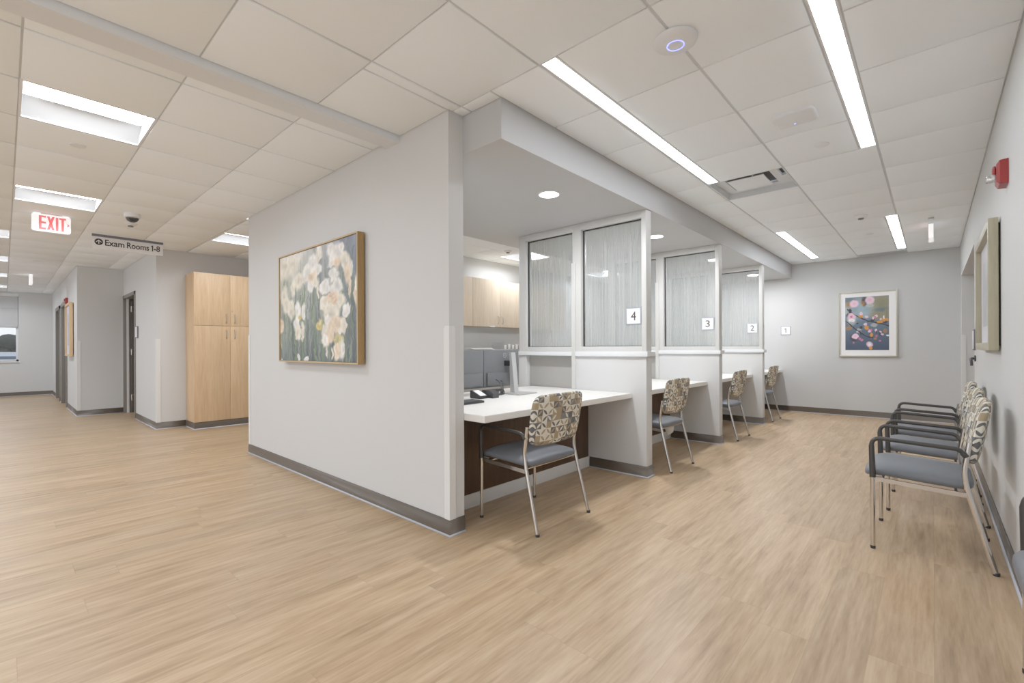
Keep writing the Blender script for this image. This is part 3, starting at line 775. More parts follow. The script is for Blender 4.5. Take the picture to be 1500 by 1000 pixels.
BLOS, BRANCH = [[[0.267,0.769,0.357,0.174,'l',1],[0.521,0.759,0.214,0.13,'l',1],[0.839,0.848,0.232,0.188,'t',1],[0.733,0.65,0.161,0.087,'t',1],[0.082,0.956,0.161,0.058,'b',1],[0.872,0.745,0.214,0.043,'b',0.8],[0.449,0.909,0.054,0.087,'k',0.8],[0.96,0.67,0.071,0.087,'t',1],[0.082,0.866,0.062,0.046,'o2',0.8],[0.212,0.878,0.093,0.061,'p',0.7],[0.222,0.867,0.036,0.023,'m',0.9],[0.575,0.93,0.093,0.065,'p',0.7],[0.575,0.831,0.089,0.029,'l2',0.9],[0.414,0.881,0.045,0.043,'o2',0.9],[0.016,0.749,0.027,0.058,'l2',0.9],[0.145,0.565,0.107,0.087,'l2',0.8],[0.079,0.417,0.071,0.038,'o2',0.7],[0.236,0.258,0.075,0.046,'p',0.6],[0.208,0.235,0.089,0.065,'k',1],[0.233,0.263,0.068,0.043,'p',0.6],[0.194,0.143,0.029,0.023,'m',0.8],[0.671,0.462,0.071,0.036,'l2',0.8],[0.32,0.367,0.054,0.043,'l2',0.9],[0.145,0.632,0.096,0.07,'p',0.35],[0.156,0.565,0.08,0.026,'w',0.5],[0.145,0.632,0.029,0.023,'m',0.7],[0.376,0.684,0.039,0.032,'p',0.4],[0.367,0.635,0.05,0.023,'o',0.4],[0.502,0.62,0.046,0.026,'p',0.4],[0.476,0.611,0.025,0.017,'k',0.6],[0.719,0.628,0.039,0.026,'p',0.4],[0.698,0.61,0.021,0.017,'m',0.5],[0.654,0.599,0.029,0.023,'p',0.4],[0.628,0.551,0.036,0.02,'k',0.5],[0.823,0.567,0.029,0.02,'p',0.4],[0.802,0.517,0.064,0.026,'o',0.4],[0.89,0.558,0.039,0.038,'o',0.5],[0.962,0.556,0.036,0.026,'o',0.5],[0.914,0.515,0.054,0.032,'k',0.7],[0.89,0.601,0.014,0.029,'w',0.6],[0.476,0.482,0.043,0.026,'p',0.4],[0.502,0.416,0.046,0.038,'o',0.4],[0.537,0.39,0.025,0.017,'m',0.4],[0.572,0.351,0.036,0.029,'p',0.4],[0.612,0.376,0.025,0.026,'m',0.6],[0.712,0.372,0.032,0.023,'p',0.4],[0.818,0.3,0.046,0.038,'k',0.8],[0.85,0.289,0.039,0.017,'p',0.5],[0.914,0.357,0.046,0.038,'o2',0.6],[0.722,0.256,0.025,0.02,'m',0.5],[0.608,0.282,0.032,0.038,'o',0.5],[0.696,0.213,0.039,0.02,'o2',0.5],[0.801,0.174,0.021,0.017,'m',0.6],[0.343,0.211,0.029,0.022,'m',0.5],[0.392,0.186,0.025,0.019,'m',0.6],[0.374,0.425,0.032,0.02,'k',0.5],[0.283,0.501,0.025,0.014,'k',0.5],[0.974,0.269,0.036,0.014,'w',0.6],[0.274,0.339,0.018,0.014,'p',0.5],[0.566,0.107,0.075,0.049,'p',0.4],[0.566,0.107,0.036,0.023,'w',0.7],[0.589,0.039,0.046,0.026,'o',0.4],[0.061,0.657,0.036,0.038,'k',0.6],[0.119,0.744,0.039,0.043,'k',0.5],[0.818,0.336,0.021,0.014,'p',0.6]],[[[0.044,0.777],[0.248,0.651],[0.538,0.539],[0.733,0.505],[1.002,0.441]],[[0.014,0.553],[0.264,0.383],[0.483,0.261],[0.635,0.227]],[[0.108,0.731],[0.08,0.626]],[[0.348,0.367],[0.365,0.278]],[[0.484,0.599],[0.521,0.62]],[[0.663,0.535],[0.706,0.622]],[[0.572,0.305],[0.608,0.362]],[[0.731,0.302],[0.715,0.36]]]]
# daffodil canvas
t = thing('framed_picture', 'large framed daffodil picture in a deep gold wooden frame', 'picture', (-3.94, 1.855, 1.045), 'framed pictures')
PX0, PX1, PZ0, PZ1 = -4.681, -3.197, 1.045, 2.052
f = MB(); frame_bars(f, PX0, PX1, PZ0, PZ1, 1.792, 1.848, .014); f.build('frame', 'goldwood', t, 'gold-stained wooden floater frame')
f = MB(); frame_bars(f, PX0+.0005, PX1-.0005, PZ0+.0005, PZ1-.0005, 1.790, 1.7925, .013, .0005); f.build('frame_lip', 'goldedge', t, 'paler front edge')
MB().box(PX0+.03, PX1-.03, 1.846, 1.859, PZ0+.03, PZ1-.03).box(PX0+.014, PX1-.014, 1.825, 1.846, PZ0+.014, PZ1-.014).build('backing', 'gasket', t, 'dark recess behind the canvas')
w_, h_ = 330, 230
U, V = paint_base(w_, h_)
U = U+(noise_img(w_, h_, 31, 26, 20)-.5)*.030+(noise_img(w_, h_, 33, 70, 50)-.5)*.012; V = V+(noise_img(w_, h_, 32, 26, 20)-.5)*.045+(noise_img(w_, h_, 34, 70, 50)-.5)*.016; img = np.zeros((h_, w_, 3))
tl, tr, bl_, br_ = [np.array(c_)/255. for c_ in ((226, 224, 206), (128, 138, 156), (96, 108, 110), (92, 100, 112))]
uu, vv = U[..., None], V[..., None]
img[:] = (tl*(1-uu)+tr*uu)*vv+(bl_*(1-uu)+br_*uu)*(1-vv)
img += ((noise_img(w_, h_, 4, 34, 3)-.5)*.16+(noise_img(w_, h_, 9, 9, 5)-.5)*.10)[..., None]
r_ = random.Random(11)
for i in range(230):
    u0 = r_.random(); v0 = r_.uniform(-.1, .55); ln = r_.uniform(.15, .5); lean = r_.uniform(-.07, .07)
    light = r_.random(); col = [(104, 124, 96), (150, 164, 136), (70, 84, 84), (84, 98, 92), (168, 172, 156)][int(light*5)]
    stroke(img, U, V, (u0, v0), (u0+lean, v0+ln), r_.uniform(.003, .009), col, r_.uniform(.25, .6))
PAL = {'w': (243, 241, 238), 'c': (236, 229, 213), 'p': (236, 214, 188), 'o': (230, 192, 164), 'y': (214, 192, 112), 'g': (204, 194, 140)}
for u0, u1, v1 in ((.70, .66, .12), (.33, .36, .33), (.60, .62, .1), (.88, .84, .4), (.52, .50, .3), (.25, .22, .2)):
    stroke(img, U, V, (u0, -.02), (u1, v1+.3), .007, (112, 136, 98), .8)
for u, v, ru, rv, c_, so_, _ in DAFF:
    blob(img, U, V, u, v, ru*1.02, rv, PAL[c_], so_)
for i in range(260):      # petal folds
    u, v, ru, rv, c_, so_, _ = DAFF[r_.randrange(len(DAFF))]
    if so_ > .65: continue
    a = r_.uniform(0, 2*PI); k = r_.uniform(.1, .8)
    p = (u+ru*k*math.cos(a), v+rv*k*math.sin(a)); q = (u+ru*(k+.3)*math.cos(a+.3), v+rv*(k+.3)*math.sin(a+.3))
    stroke(img, U, V, p, q, .0035, r_.choice([(250, 250, 248), (218, 206, 190), (222, 214, 204), (240, 226, 206)]), .5)
img = img*.93+.045
canvas_mesh('canvas', img, (PX0+.016, 1.800, PZ0+.016), (PX1-PX0-.032, 0, 0), (0, 0, PZ1-PZ0-.032), 'canvas', t, 'soft-focus print of white and peach daffodils')

# blossom print
t = thing('framed_picture', 'framed pink blossom branch photo with white mat on the end wall', 'picture', (-.80, 9.565, .995), 'framed pictures')
f = MB(); frame_bars(f, -1.185, -.412, .995, 2.076, 9.538, 9.568, .022, .003); f.build('frame', 'champ', t, 'champagne metal frame')
MB().box(-1.165, -.432, 9.553, 9.562, 1.015, 2.056).build('mat_board', 'mat', t, 'white mat')
w_, h_ = 150, 230
U, V = paint_base(w_, h_)
U = U+(noise_img(w_, h_, 41, 30, 40)-.5)*.022; V = V+(noise_img(w_, h_, 42, 30, 40)-.5)*.016; img = np.zeros((h_, w_, 3)); uu, vv = U[..., None], V[..., None]
a_, b_, c_ = [np.array(q)/255. for q in ((58, 70, 92), (92, 112, 130), (124, 136, 138))]
img[:] = np.where(vv < .55, a_+(b_-a_)*vv/.55, b_+(c_-b_)*(vv-.55)/.45)
PAL2 = {'l': (150, 172, 186), 't': (140, 132, 98), 'b': (98, 112, 126), 'k': (52, 44, 50), 'o2': (178, 118, 62), 'p': (236, 196, 216), 'm': (206, 104, 150),
        'l2': (186, 186, 178), 'w': (240, 238, 240), 'o': (226, 146, 52)}
soft_ = [q for q in BLOS if q[5] >= .55]; sharp_ = [q for q in BLOS if q[5] < .55]
for u, v, ru, rv, c1, s1 in soft_: blob(img, U, V, u, v, ru, rv, PAL2[c1], s1, .8)
for i, pl in enumerate(BRANCH):
    for p, q in zip(pl, pl[1:]): stroke(img, U, V, p, q, .012 if i < 2 else .008, (44, 32, 36), .95, 1.5)
for u, v, ru, rv, c1, s1 in sharp_+[q for q in soft_ if q[5] < .75 and q[4] in 'pmwo']: blob(img, U, V, u, v, ru, rv, PAL2[c1], s1)
canvas_mesh('print', img, (-1.091, 9.5525, 1.105), (.572, 0, 0), (0, 0, .88), 'print', t, 'photo of pink blossoms on dark twigs')

# picture on the right wall (its face turned almost edge-on)
t = thing('framed_picture', 'deep champagne gold framed picture hung on the right wall above the chairs', 'picture', (XR-.01, 4.65, 1.137), 'framed pictures')
f = MB()
ya, yb_, za, zb = 4.07, 5.24, 1.137, 1.95
for b in ((ya, ya+.05, za, zb), (yb_-.05, yb_, za, zb), (ya+.05, yb_-.05, zb-.05, zb), (ya+.05, yb_-.05, za, za+.05)): f.box(.252, .297, *b, .003)
f.build('frame', 'gold', t, 'brushed champagne gold frame')
MB().box(.285, .295, ya+.04, yb_-.04, za+.04, zb-.04).build('mat_board', 'matlav', t, 'pale lavender mat')
MB().box(.296, XR-.001, ya+.03, yb_-.03, za+.03, zb-.03).build('backing', 'gasket', t)
w_, h_ = 60, 44; U, V = paint_base(w_, h_); img = np.zeros((h_, w_, 3)); img[:] = np.array((186, 190, 196))/255
img += (noise_img(w_, h_, 21, 6, 5)-.5)[..., None]*.12
canvas_mesh('print', img, (.2845, ya+.2, za+.17), (0, yb_-ya-.4, 0), (0, 0, zb-za-.34), 'print', t)
# corridor picture
t = thing('framed_picture', 'deep pale wood framed picture on the corridor wall by the doors', 'picture', (-12.1, .86, 1.05), 'framed pictures')
f = MB(); frame_bars(f, -12.62, -11.66, 1.05, 2.045, .805, .853, .04); f.build('frame', 'oak', t, 'pale wood frame')
MB().box(-12.60, -11.68, .832, .842, 1.07, 2.025).build('mat_board', 'matlav', t); MB().box(-12.58, -11.70, .85, .863, 1.09, 2.0).build('backing', 'gasket', t)
canvas_mesh('print', img, (-12.45, .8315, 1.25), (.62, 0, 0), (0, 0, .6), 'print', t)

def strobe(x, y, z, ax, label):
    # body grows away from the wall: ax 'x' -> towards -x, 'y' -> towards -y
    t = thing('fire_alarm_strobe', label, 'fire alarm', (x, y, z), 'red fire alarm strobes')
    def tr(m):
        if ax == 'y':
            for v in m.bm.verts:
                d = v.co.x-x; w_ = v.co.y-y; v.co.x = x-w_; v.co.y = y+d
        return m
    m = MB(); a = m.ring([(x-.001, y+s1*.062, z+s2*.067) for s1, s2 in ((-1, -1), (1, -1), (1, 1), (-1, 1))])
    b = m.ring([(x-.034, y+s1*.061, z+s2*.065) for s1, s2 in ((-1, -1), (1, -1), (1, 1), (-1, 1))])
    c = m.ring([(x-.046, y+s1*.046, z+s2*.048) for s1, s2 in ((-1, -1), (1, -1), (1, 1), (-1, 1))])
    m.cap(a); m.bridge(a, b); m.bridge(b, c); m.cap(c); tr(m).build('housing', 'red', t, smooth=20)
    m = MB(); m.box(x-.003, x-.0005, y-.055, y+.055, z-.06, z+.06); tr(m).build('mounting_plate', 'red', t)
    m = MB(); m.super((x-.052, y-.015, z+.02), (.010, .022, .026), .9, .7, 20, 8); tr(m).build('horn', 'red', t)
    m = MB(); m.box(x-.085, x-.044, y-.03, y+.03, z-.035, z+.004, .008); m.box(x-.072, x-.046, y-.012, y+.012, z-.026, z-.006, .003); tr(m).build('strobe_lens', 'clear', t, 'clear faceted lens')
    m = MB(); m.text('FIRE', .020, (x-.0465, y-.027, z+.026), (0, 0, 1), (0, 1, 0), .0004); tr(m).build('lettering', 'paper', t)
    return t
strobe(XR, 3.72, 2.115, 'x', 'red fire alarm strobe high on the right wall by the gold frame')
strobe(-12.80, .865, 2.14, 'y', 'tiny red fire alarm strobe beside the corridor doors')

def plate(name, label, cat, b, mats=('signgrey', 'signface'), ax='y'):
    t = thing(name, label, cat, ((b[0]+b[1])/2, (b[2]+b[3])/2, b[4]))
    MB().box(*b, .002).build('frame', mats[0], t)
    x0, x1, y0, y1, z0, z1 = b; e = .012
    if ax == 'y': MB().box(x0+e, x1-e, y0-.0015, y0, z0+e, z1-e).build('face', mats[1], t)
    else: MB().box(x0-.0015, x0, y0+e, y1-e, z0+e, z1-e).build('face', mats[1], t)
    return t
plate('room_sign', 'small dark-edged room sign beside the exam room door', 'sign', (-9.89, -9.72, 1.482, 1.499, 1.36, 1.555))
plate('room_sign', 'small pale room sign between corridor doors and corridor picture', 'sign', (-12.90, -12.74, .848, .864, 1.30, 1.47), ('silver', 'signface'))
plate('room_sign', 'thin dark-edged room sign on the right wall before the opening', 'sign', (XR-.016, XR-.001, 6.28, 6.46, 1.125, 1.325), ax='x')
t = thing('lever_handle', 'small dark lever fixture on the right wall under the room sign', 'handle', (XR-.02, 6.3, .98))
MB().lathe([(.03, -.012), (.03, -.001)], (XR, 6.30, 1.045), 24, axis='x').build('mounting_rosette', 'dark', t)
MB().tube(fillet([(XR-.01, 6.30, 1.045), (XR-.035, 6.30, 1.045), (XR-.035, 6.25, 1.02), (XR-.033, 6.23, .98)], .02), .012, 10).build('lever', 'dark', t)
# ------------------------------------------------------------------ booth partitions
PY = [(3.865, 4), (5.772, 3), (7.678, 2)]
PT = .11
XE = -1.895
def partition(y, n, label):
    t = thing('booth_partition', label, 'partition', (XE, y+PT/2, 0), 'glazed booth partitions')
    y1 = y+PT
    m = MB(); m.box(-2.66, XE, y, y1, 0, 1.083, .002); m.box(-3.415, -3.31, y, y1, 0, 1.083, .002); m.box(-3.31, -2.66, y+.06, y1, 0, .70, .002); m.build('low_wall', 'wall', t)
    MB().box(-3.31, -2.66, y+.065, y1-.01, .70, 1.083, .001).build('infill_panel', 'deskgrey', t, 'recessed grey panel above the desk')
    MB().sweep([(-2.49, y), (XE, y), (XE, y1), (-2.49, y1)], PROF, -1, MI).build('baseboard', ['base', 'toe'], t, smooth=None)
    m = MB(); m.box(-2.648, XE+.022, y-.022, y1+.022, 1.083, 1.128, .003); m.box(-3.43, -2.692, y-.018, y1+.018, 1.085, 1.126, .003); m.build('sill_cap', 'white', t)
    m = MB(); m.box(XE-.046, XE, y+.004, y1-.004, 1.128, ZS-.001, .002); m.build('end_post', 'alu', t)
    MB().box(-2.69, -2.59, y+.004, y1-.004, 1.126, ZS-.001, .002).build('middle_post', 'alu', t)
    MB().box(-3.41, -3.312, y+.004, y1-.004, 1.126, ZS-.001, .002).build('rear_post', 'alu', t)
    for a, b in ((-2.59, XE-.046), (-3.312, -2.69)):
        MB().box(a, b, y+.004, y1-.004, 2.336, ZS-.001, .002).build('top_rail', 'alu', t)
        MB().box(a, b, y+.004, y1-.004, 1.127, 1.176, .002).build('bottom_rail', 'alu', t)
        g = MB()
        for q in ((a, a+.011, 1.176, 2.336), (b-.006, b, 1.176, 2.336), (a+.011, b-.006, 2.327, 2.336), (a+.011, b-.006, 1.176, 1.181)): g.box(q[0], q[1], y+.043, y+.067, q[2], q[3])
        g.build('gasket', 'gasket', t, 'thin black glazing gasket', smooth=None)
        MB().box(a+.005, b-.003, y+.052, y+.058, 1.178, 2.332).build('glass_pane', 'glass', t, 'glass pane with a frosted rain-streak pattern', smooth=None)
    MB().box(-2.694, -2.650, y-.014, y+.004, .75, 2.015, .002).box(-2.690, -2.678, y-.0145, y-.012, .77, 2.0).build('cable_channel', 'alu', t)
partition(3.865, 4, 'streaked glass partition nearest the camera, carrying the number 4 plate')
partition(5.772, 3, 'streaked glass partition in the middle, carrying the number 3 plate')
partition(7.678, 2, 'streaked glass partition furthest back, carrying the number 2 plate')

def booth_sign(n, x, y, z, label, both):
    t = thing('number_plate', label, 'sign', (x, y, z-.079), 'booth number plates')
    f = MB(); frame_bars(f, x-.077, x+.077, z-.079, z+.079, y-.008, y, .009, .001); f.build('frame', 'signlav', t, 'grey-lavender rim')
    MB().box(x-.069, x+.069, y-.006, y-.001, z-.071, z+.071).build('face', 'signface', t)
    if n == 1:
        MB().prism([(x-.002, z-.04), (x+.009, z-.04), (x+.009, z+.04), (x, z+.04), (x-.019, z+.027), (x-.019, z+.017), (x-.002, z+.027)], y-.0069, y-.0057, 'y').build('lettering', 'ink', t, 'dark numeral'); return
    MB().text(str(n), .125, (x, y-.0063, z), (1, 0, 0), (0, 0, 1), .0006, 0., fit=({1: .030}.get(n, .050), .080)).build('lettering', 'ink', t, 'dark numeral')
booth_sign(4, -2.042, 3.865+.0515, 1.456, 'square number plate reading 4 on the nearest glass partition', 1)
booth_sign(3, -2.044, 5.772+.0515, 1.453, 'square number plate reading 3 on the middle glass partition', 1)
booth_sign(2, -2.046, 7.678+.0515, 1.455, 'square number plate reading 2 on the far glass partition', 1)
booth_sign(1, -1.978, 9.569, 1.459, 'square number plate reading 1 on the end wall', 0)

# ------------------------------------------------------------------ booth desks
def desk(y0, y1, label):
    t = thing('booth_desk', label, 'desk', (-2.5, (y0+y1)/2, 0), 'white booth desks')
    m = MB(); xf = -2.035
    poly = [(xf, y0+.002), (xf, y1-.002), (-2.645, y1-.002), (-2.70, y1-.002), (-2.70, y1+.058), (-3.27, y1+.058), (-3.27, y0+.002)]
    if y1 > 9: poly = [(xf, y0+.002), (xf, y1-.002), (-3.27, y1-.002), (-3.27, y0+.002)]
    m.prism(poly, .704, .748)
    bmesh.ops.bevel(m.bm, geom=[e for e in m.bm.edges if abs(e.verts[0].co.z-e.verts[1].co.z) < 1e-5], offset=.003, segments=2, affect='EDGES')
    m.build('desktop', 'lam', t, 'white laminate top')
    MB().box(-2.525, -2.505, y0+.003, y1-.003, .10, .703, .001).build('modesty_panel', 'walnut', t, 'dark walnut modesty panel')
    MB().box(-2.528, -2.498, y0+.003, y1-.003, .001, .10, .002).build('kick_base', 'guard', t, 'pale kick base')
    MB().box(-3.22, -2.53, y0+.004, y0+.026, .001, .703, .001).build('side_panel', 'walnut', t)
desk(1.982, 3.863, 'white booth desk behind the picture wall with two monitors on it')
desk(3.978, 5.770, 'white booth desk between the glass partitions numbered 4 and 3')
desk(5.885, 7.676, 'white booth desk between the glass partitions numbered 3 and 2')
desk(7.791, 9.567, 'white booth desk against the end wall at number 1')

# ------------------------------------------------------------------ chairs
def make_chair(name, label, arms, loc, group):
    t = thing(name, label, 'chair', (0, 0, 0), group)
    hw = .285 if arms else .243
    bw = .268 if arms else .246
    # seat: faces -x
    def sd(x, y, z):
        z2 = z+(.010*(1-(y/.27)**2) if z > 0 else .004*(y/.27)**2)
        z2 -= .030*max(0, (-x-.12)/.12)**2 if x < -.12 else 0
        return (x, y, z2-.05*(x+.06))
    m = MB(); m.super((-.062, 0, .437), (.234, hw-.016, .036), .26, .62, 64, 20, sd); m.build('seat', 'vinyl', t, 'slate grey vinyl seat pad')
    cell = .046
    def bd(x, y, z):
        lean = (z+.155)*.17+.10*max(0, z)**2
        yy = y*(1-.05*(z < 0)*(-z/.16))
        return (x+lean-.28*y*y+.018, yy, z)
    zc = .700
    m = MB(); m.super((.155, 0, zc), (bw, .168, .027), .30, .55, 72, 24, bd, 'x', uv=lambda x, y, z: (y/cell+.3+x/cell*1.15*(1 if y > 0 else -1)*min(1, max(0, (abs(y)/bw-.86)/.1)), z/(cell*.93)+.2+x/cell*1.15*(1 if z > 0 else -1)*min(1, max(0, (abs(z)/.168-.84)/.1))))
    m.build('backrest', 'fabric', t, 'backrest in tan, cream and slate leaf-pattern fabric')
    for s in (-1, 1):
        y = s*hw
        m = MB(); m.tube([(-.25, y, .012), (-.25, y, .415)], .0115, 14); o = m.build('front_leg', 'chrome', t)
        MB().lathe([(.0105, .0), (.0125, .002), (.0125, .016), (.0118, .018)], (-.25, y, 0), 16).build('foot_cap', 'black', o)
        yb2 = s*(hw-.02)
        pts = fillet([(.242, y, .012), (.140, s*(hw-.012), .415), (.128, s*(hw-.014), .50), (.150, s*(hw-.017), .66)], .035, 7)
        m = MB(); m.tube(pts, .0125, 14); o = m.build('rear_leg', 'chrome', t)
        MB().lathe([(.0115, .0), (.0135, .002), (.0135, .016), (.0125, .018)], (.245, y, 0), 16).build('foot_cap', 'black', o)
        m = MB(); m.prism([(-.25, .392), (-.25, .415), (.14, .397), (.145, .372)], y-.006-s*.004, y+.006-s*.004, 'y'); m.build('side_rail', 'chrome', t)
        MB().box(-.256, -.205, y-s*.022-.008, y-s*.022+.008, .388, .415, .003).build('bracket', 'silver', t)
        if arms:
            pts = fillet([(-.25, y, .412), (-.256, y, .640), (.112, s*(hw-.004), .622), (.138, s*(hw-.012), .585)], .05, 8)
            n = len(pts); rs = [.0155 if i < 1 else (.0135 if p[2] < .6 and p[0] < -.2 else .0115) for i, p in enumerate(pts)]; rs[-1] = .0145; rs[-2] = .0145
            m = MB(); m.tube(pts, rs, 14); m.build('armrest', 'armblk', t, 'black loop armrest')
    for x, z in ((-.21, .395), (.10, .384)):
        m = MB(); m.tube([(x, -hw+.008, z), (x, hw-.008, z)], .009, 10); m.build('cross_bar', 'chrome', t)
    t.location = loc; return t
WG, BG = 'waiting chairs along the right wall', 'visitor chairs at the booths'
ca = make_chair('arm_chair', 'patterned waiting armchair by the right wall, nearest of the full three', True, (-.010, 3.665, 0), WG)
copy_tree(ca, 'patterned waiting armchair by the right wall, middle of the full three', (0.012, 4.520, 0), 0)
copy_tree(ca, 'patterned waiting armchair by the right wall, furthest of the full three', (0.018, 5.345, 0), 0)
copy_tree(ca, 'armchair cut off by the right photo edge, only seat edge and leg showing', (.494, 2.157, 0), 0)
copy_tree(ca, 'chrome armchair with leaf-patterned back at the nearest booth desk', (-2.052, 2.497, 0), 0, BG)
cb = make_chair('side_chair', 'armless leaf-patterned chair at booth 3 with a paper tag under its seat', False, (-2.030, 4.400, 0), BG)
cb.rotation_euler = (0, 0, -.03)
copy_tree(cb, 'armless leaf-patterned chair at the desk under number 2', (-2.034, 6.350, 0), 0)
copy_tree(cb, 'armless leaf-patterned chair at the last desk by the end wall', (-2.084, 8.262, 0), 0)
m = MB(); m.quad((-2.06, 4.55, .392), (-1.95, 4.60, .392), (-1.965, 4.60, .30), (-2.01, 4.575, .262)); o = m.build('paper_tag', 'paper')
bm_ = bmesh.new(); bm_.from_mesh(o.data); bmesh.ops.solidify(bm_, geom=list(bm_.faces), thickness=.001); bm_.to_mesh(o.data); bm_.free()
tag(o, 'white paper tag hanging under the armless chair at booth 3', 'tag')

# ------------------------------------------------------------------ storage
def handle(m, x, y, z0, z1):
    m.tube(fillet([(x, y, z0), (x+.022, y, z0+.012), (x+.028, y, (z0+z1)/2), (x+.022, y, z1-.012), (x, y, z1)], .02, 4), .0055, 10)
t = thing('tall_cabinet', 'tall light oak cabinet with four doors beyond the picture wall', 'cabinet', (-8.155, 2.32, 0))
XF = -7.93
MB().box(-8.375, XF-.020, 1.856, 2.796, .10, 2.295, .001).build('carcass', 'oak', t)
MB().box(-8.375, XF-.012, 1.868, 2.796, .001, .10, .001).sweep([(-8.37, 1.868), (XF-.012, 1.868), (XF-.012, 2.796)], PROF, -1, MI).build('kick_base', ['base', 'toe'], t, 'dark rubber kick base')
for y0, y1, hy in ((1.857, 2.325, 2.272), (2.328, 2.795, 2.386)):
    for z0, z1, hz in ((.102, 1.515, (1.33, 1.462)), (1.520, 2.294, (1.563, 1.695))):
        dd = MB().box(XF-.019, XF, y0, y1, z0, z1, .0015).build('door', 'oak', t)
        h_ = MB(); handle(h_, XF, hy, *hz); h_.build('handle', 'nickel', dd)
        if hy > 2.35:
            MB().lathe([(.009, 0), (.009, .004), (.001, .005)], (XF, 2.352, 1.742 if z0 > 1 else 1.285), 16, axis='x').build('lock', 'nickel', dd)
XW = -5.25
def wall_cabinet(y0, y1, label):
    t = thing('wall_cabinet', label, 'cabinet', (-5.41, (y0+y1)/2, 1.51), 'pale oak office wall cupboards')
    MB().box(-5.579, XW-.02, y0+.001, y1-.001, 1.51, 2.265, .001).build('carcass', 'oakpale', t)
    ym = (y0+y1)/2
    for a, b, hy in ((y0+.002, ym-.0015, ym-.05), (ym+.0015, y1-.002, ym+.05)):
        dd = MB().box(XW-.019, XW, a, b, 1.511, 2.264, .0015).build('door', 'oakpale', t)
        h_ = MB(); handle(h_, XW, hy, 1.555, 1.685); h_.build('handle', 'nickel', dd)
wall_cabinet(3.66, 4.873, 'pale oak wall cupboard at the picture wall end of the office')
wall_cabinet(4.875, 6.088, 'pale oak two-door wall cupboard framed by the gap before the glass')
wall_cabinet(6.090, 7.303, 'pale oak wall cupboard seen through the nearest streaked glass')
wc_ = [o for o in bpy.data.objects if o.get('label', '').startswith('pale oak two-door')][0]
MB().box(XW, XW+.004, 5.24, 5.36, 1.503, 1.522, .001).build('label_strip', 'paper', wc_, 'tiny white label strip')
def file_cab(y, label):
    t = thing('filing_cabinet', label, 'cabinet', (-5.25, y, 0), 'grey office filing cabinets')
    MB().box(-5.575, -5.02, y-.45, y+.45, .001, 1.142, .004).build('carcass', 'deskgrey', t)
    for k in range(3):
        dd = MB().box(-5.02, -5.0, y-.445, y+.445, .03+k*.36, .38+k*.36, .003).build('drawer', 'deskgrey', t)
        MB().box(-5.0, -4.985, y-.06, y+.06, .30+k*.36, .315+k*.36, .003).build('handle', 'nickel', dd)
file_cab(4.84, 'grey filing cabinet under the cupboards, holding the loose white papers'); file_cab(5.745, 'grey filing cabinet under the cupboards, holding the desk sorter')
m = MB()
rr_ = random.Random(2)
for i in range(7):
    z = 1.143+i*.0035; dx, dy = rr_.uniform(-.02, .02), rr_.uniform(-.03, .03)
    m.box(-5.25+dx, -4.99+dx, 4.60+dy, 5.05+dy, z, z+.003)
o = m.build('paper_stack', 'paper'); tag(o, 'loose white papers showing just above the black monitors', 'papers')
t = thing('desk_sorter', 'white desk sorter full of papers on the filing cabinet behind the monitors', 'organizer', (-5.1, 5.5, 1.143))
m = MB(); m.box(-5.30, -5.02, 5.33, 5.80, 1.143, 1.149)
for k in range(6): m.box(-5.30, -5.02, 5.33+k*.09, 5.336+k*.09, 1.149, 1.25-.008*k, .002)
m.build('rack', 'silver', t)
m = MB()
for k in range(5): m.box(-5.28, -5.03, 5.345+k*.09, 5.40+k*.09, 1.150, 1.215+.012*(k % 2), .002)
m.build('papers', 'paper', t)

# ------------------------------------------------------------------ on the nearest desk
def monitor(y0, y1, label, logo):
    xm = -2.955; z0, z1 = .812, 1.148; yc = 3.165 if logo else 2.42
    t = thing('monitor', label, 'monitor', (xm, (y0+y1)/2, .748), 'desk monitors')
    m = MB(); m.box(xm-.018, xm+.006, y0, y1, z0, z1, .006); m.build('screen_housing', 'monitor', t)
    MB().box(xm-.0195, xm-.0178, y0+.012, y1-.012, z0+.016, z1-.012).build('screen', 'black', t)
    m = MB(); m.box(xm+.006, xm+.024, y0+.03, y1-.03, z0+.015, z0+.13, .006); m.build('port_panel', 'monitor', t)
    ys = yc
    m = MB(); m.prism([(xm+.075, .760), (xm+.130, .760), (xm+.090, 1.125), (xm+.065, 1.125)], ys-.028, ys+.028, 'y'); m.build('stand_column', 'silver', t, 'silver stand column')
    MB().box(xm+.005, xm+.072, ys-.035, ys+.035, 1.00, 1.05, .005).build('mount', 'black', t)
    m = MB(); m.box(xm+.06, xm+.27, ys-(.125 if logo else .09), ys+(.125 if logo else .09), .749, .760, .005); m.build('stand_base', 'silver', t)
    c = (xm+.0065, (y0+y1)/2+.035, 1.098)
    if not logo: c = (c[0], c[1]-.13, c[2])
    m = MB(); m.lathe([(.019, 0), (.019, .0012), (.022, .0012), (.022, 0)], c, 28, axis='x', caps=False); m.text('DELL', .0115, (c[0]+.0005, c[1], c[2]), (0, 1, 0), (0, 0, 1), .0004, .0002); m.build('emblem', 'silver', t, 'ring-shaped maker emblem')
monitor(2.868, 3.335, 'black monitor seen from behind, the one nearest the glass partition', 1)
monitor(2.398, 2.865, 'black monitor seen from behind, half hidden by the picture wall', 0)
def cable(pts, label, r=.004):
    m = MB(); m.tube(fillet(pts, .05, 6), r, 8); tag(m.build('cable', 'black'), label, 'cable', 'monitor cables')
cable([(-2.926, 3.06, .87), (-2.895, 3.05, .86), (-2.872, 3.026, .81), (-2.842, 3.028, .7545), (-2.800, 2.90, .7545), (-2.790, 2.81, .7545)], 'black cable looping down from the monitor nearest the glass')
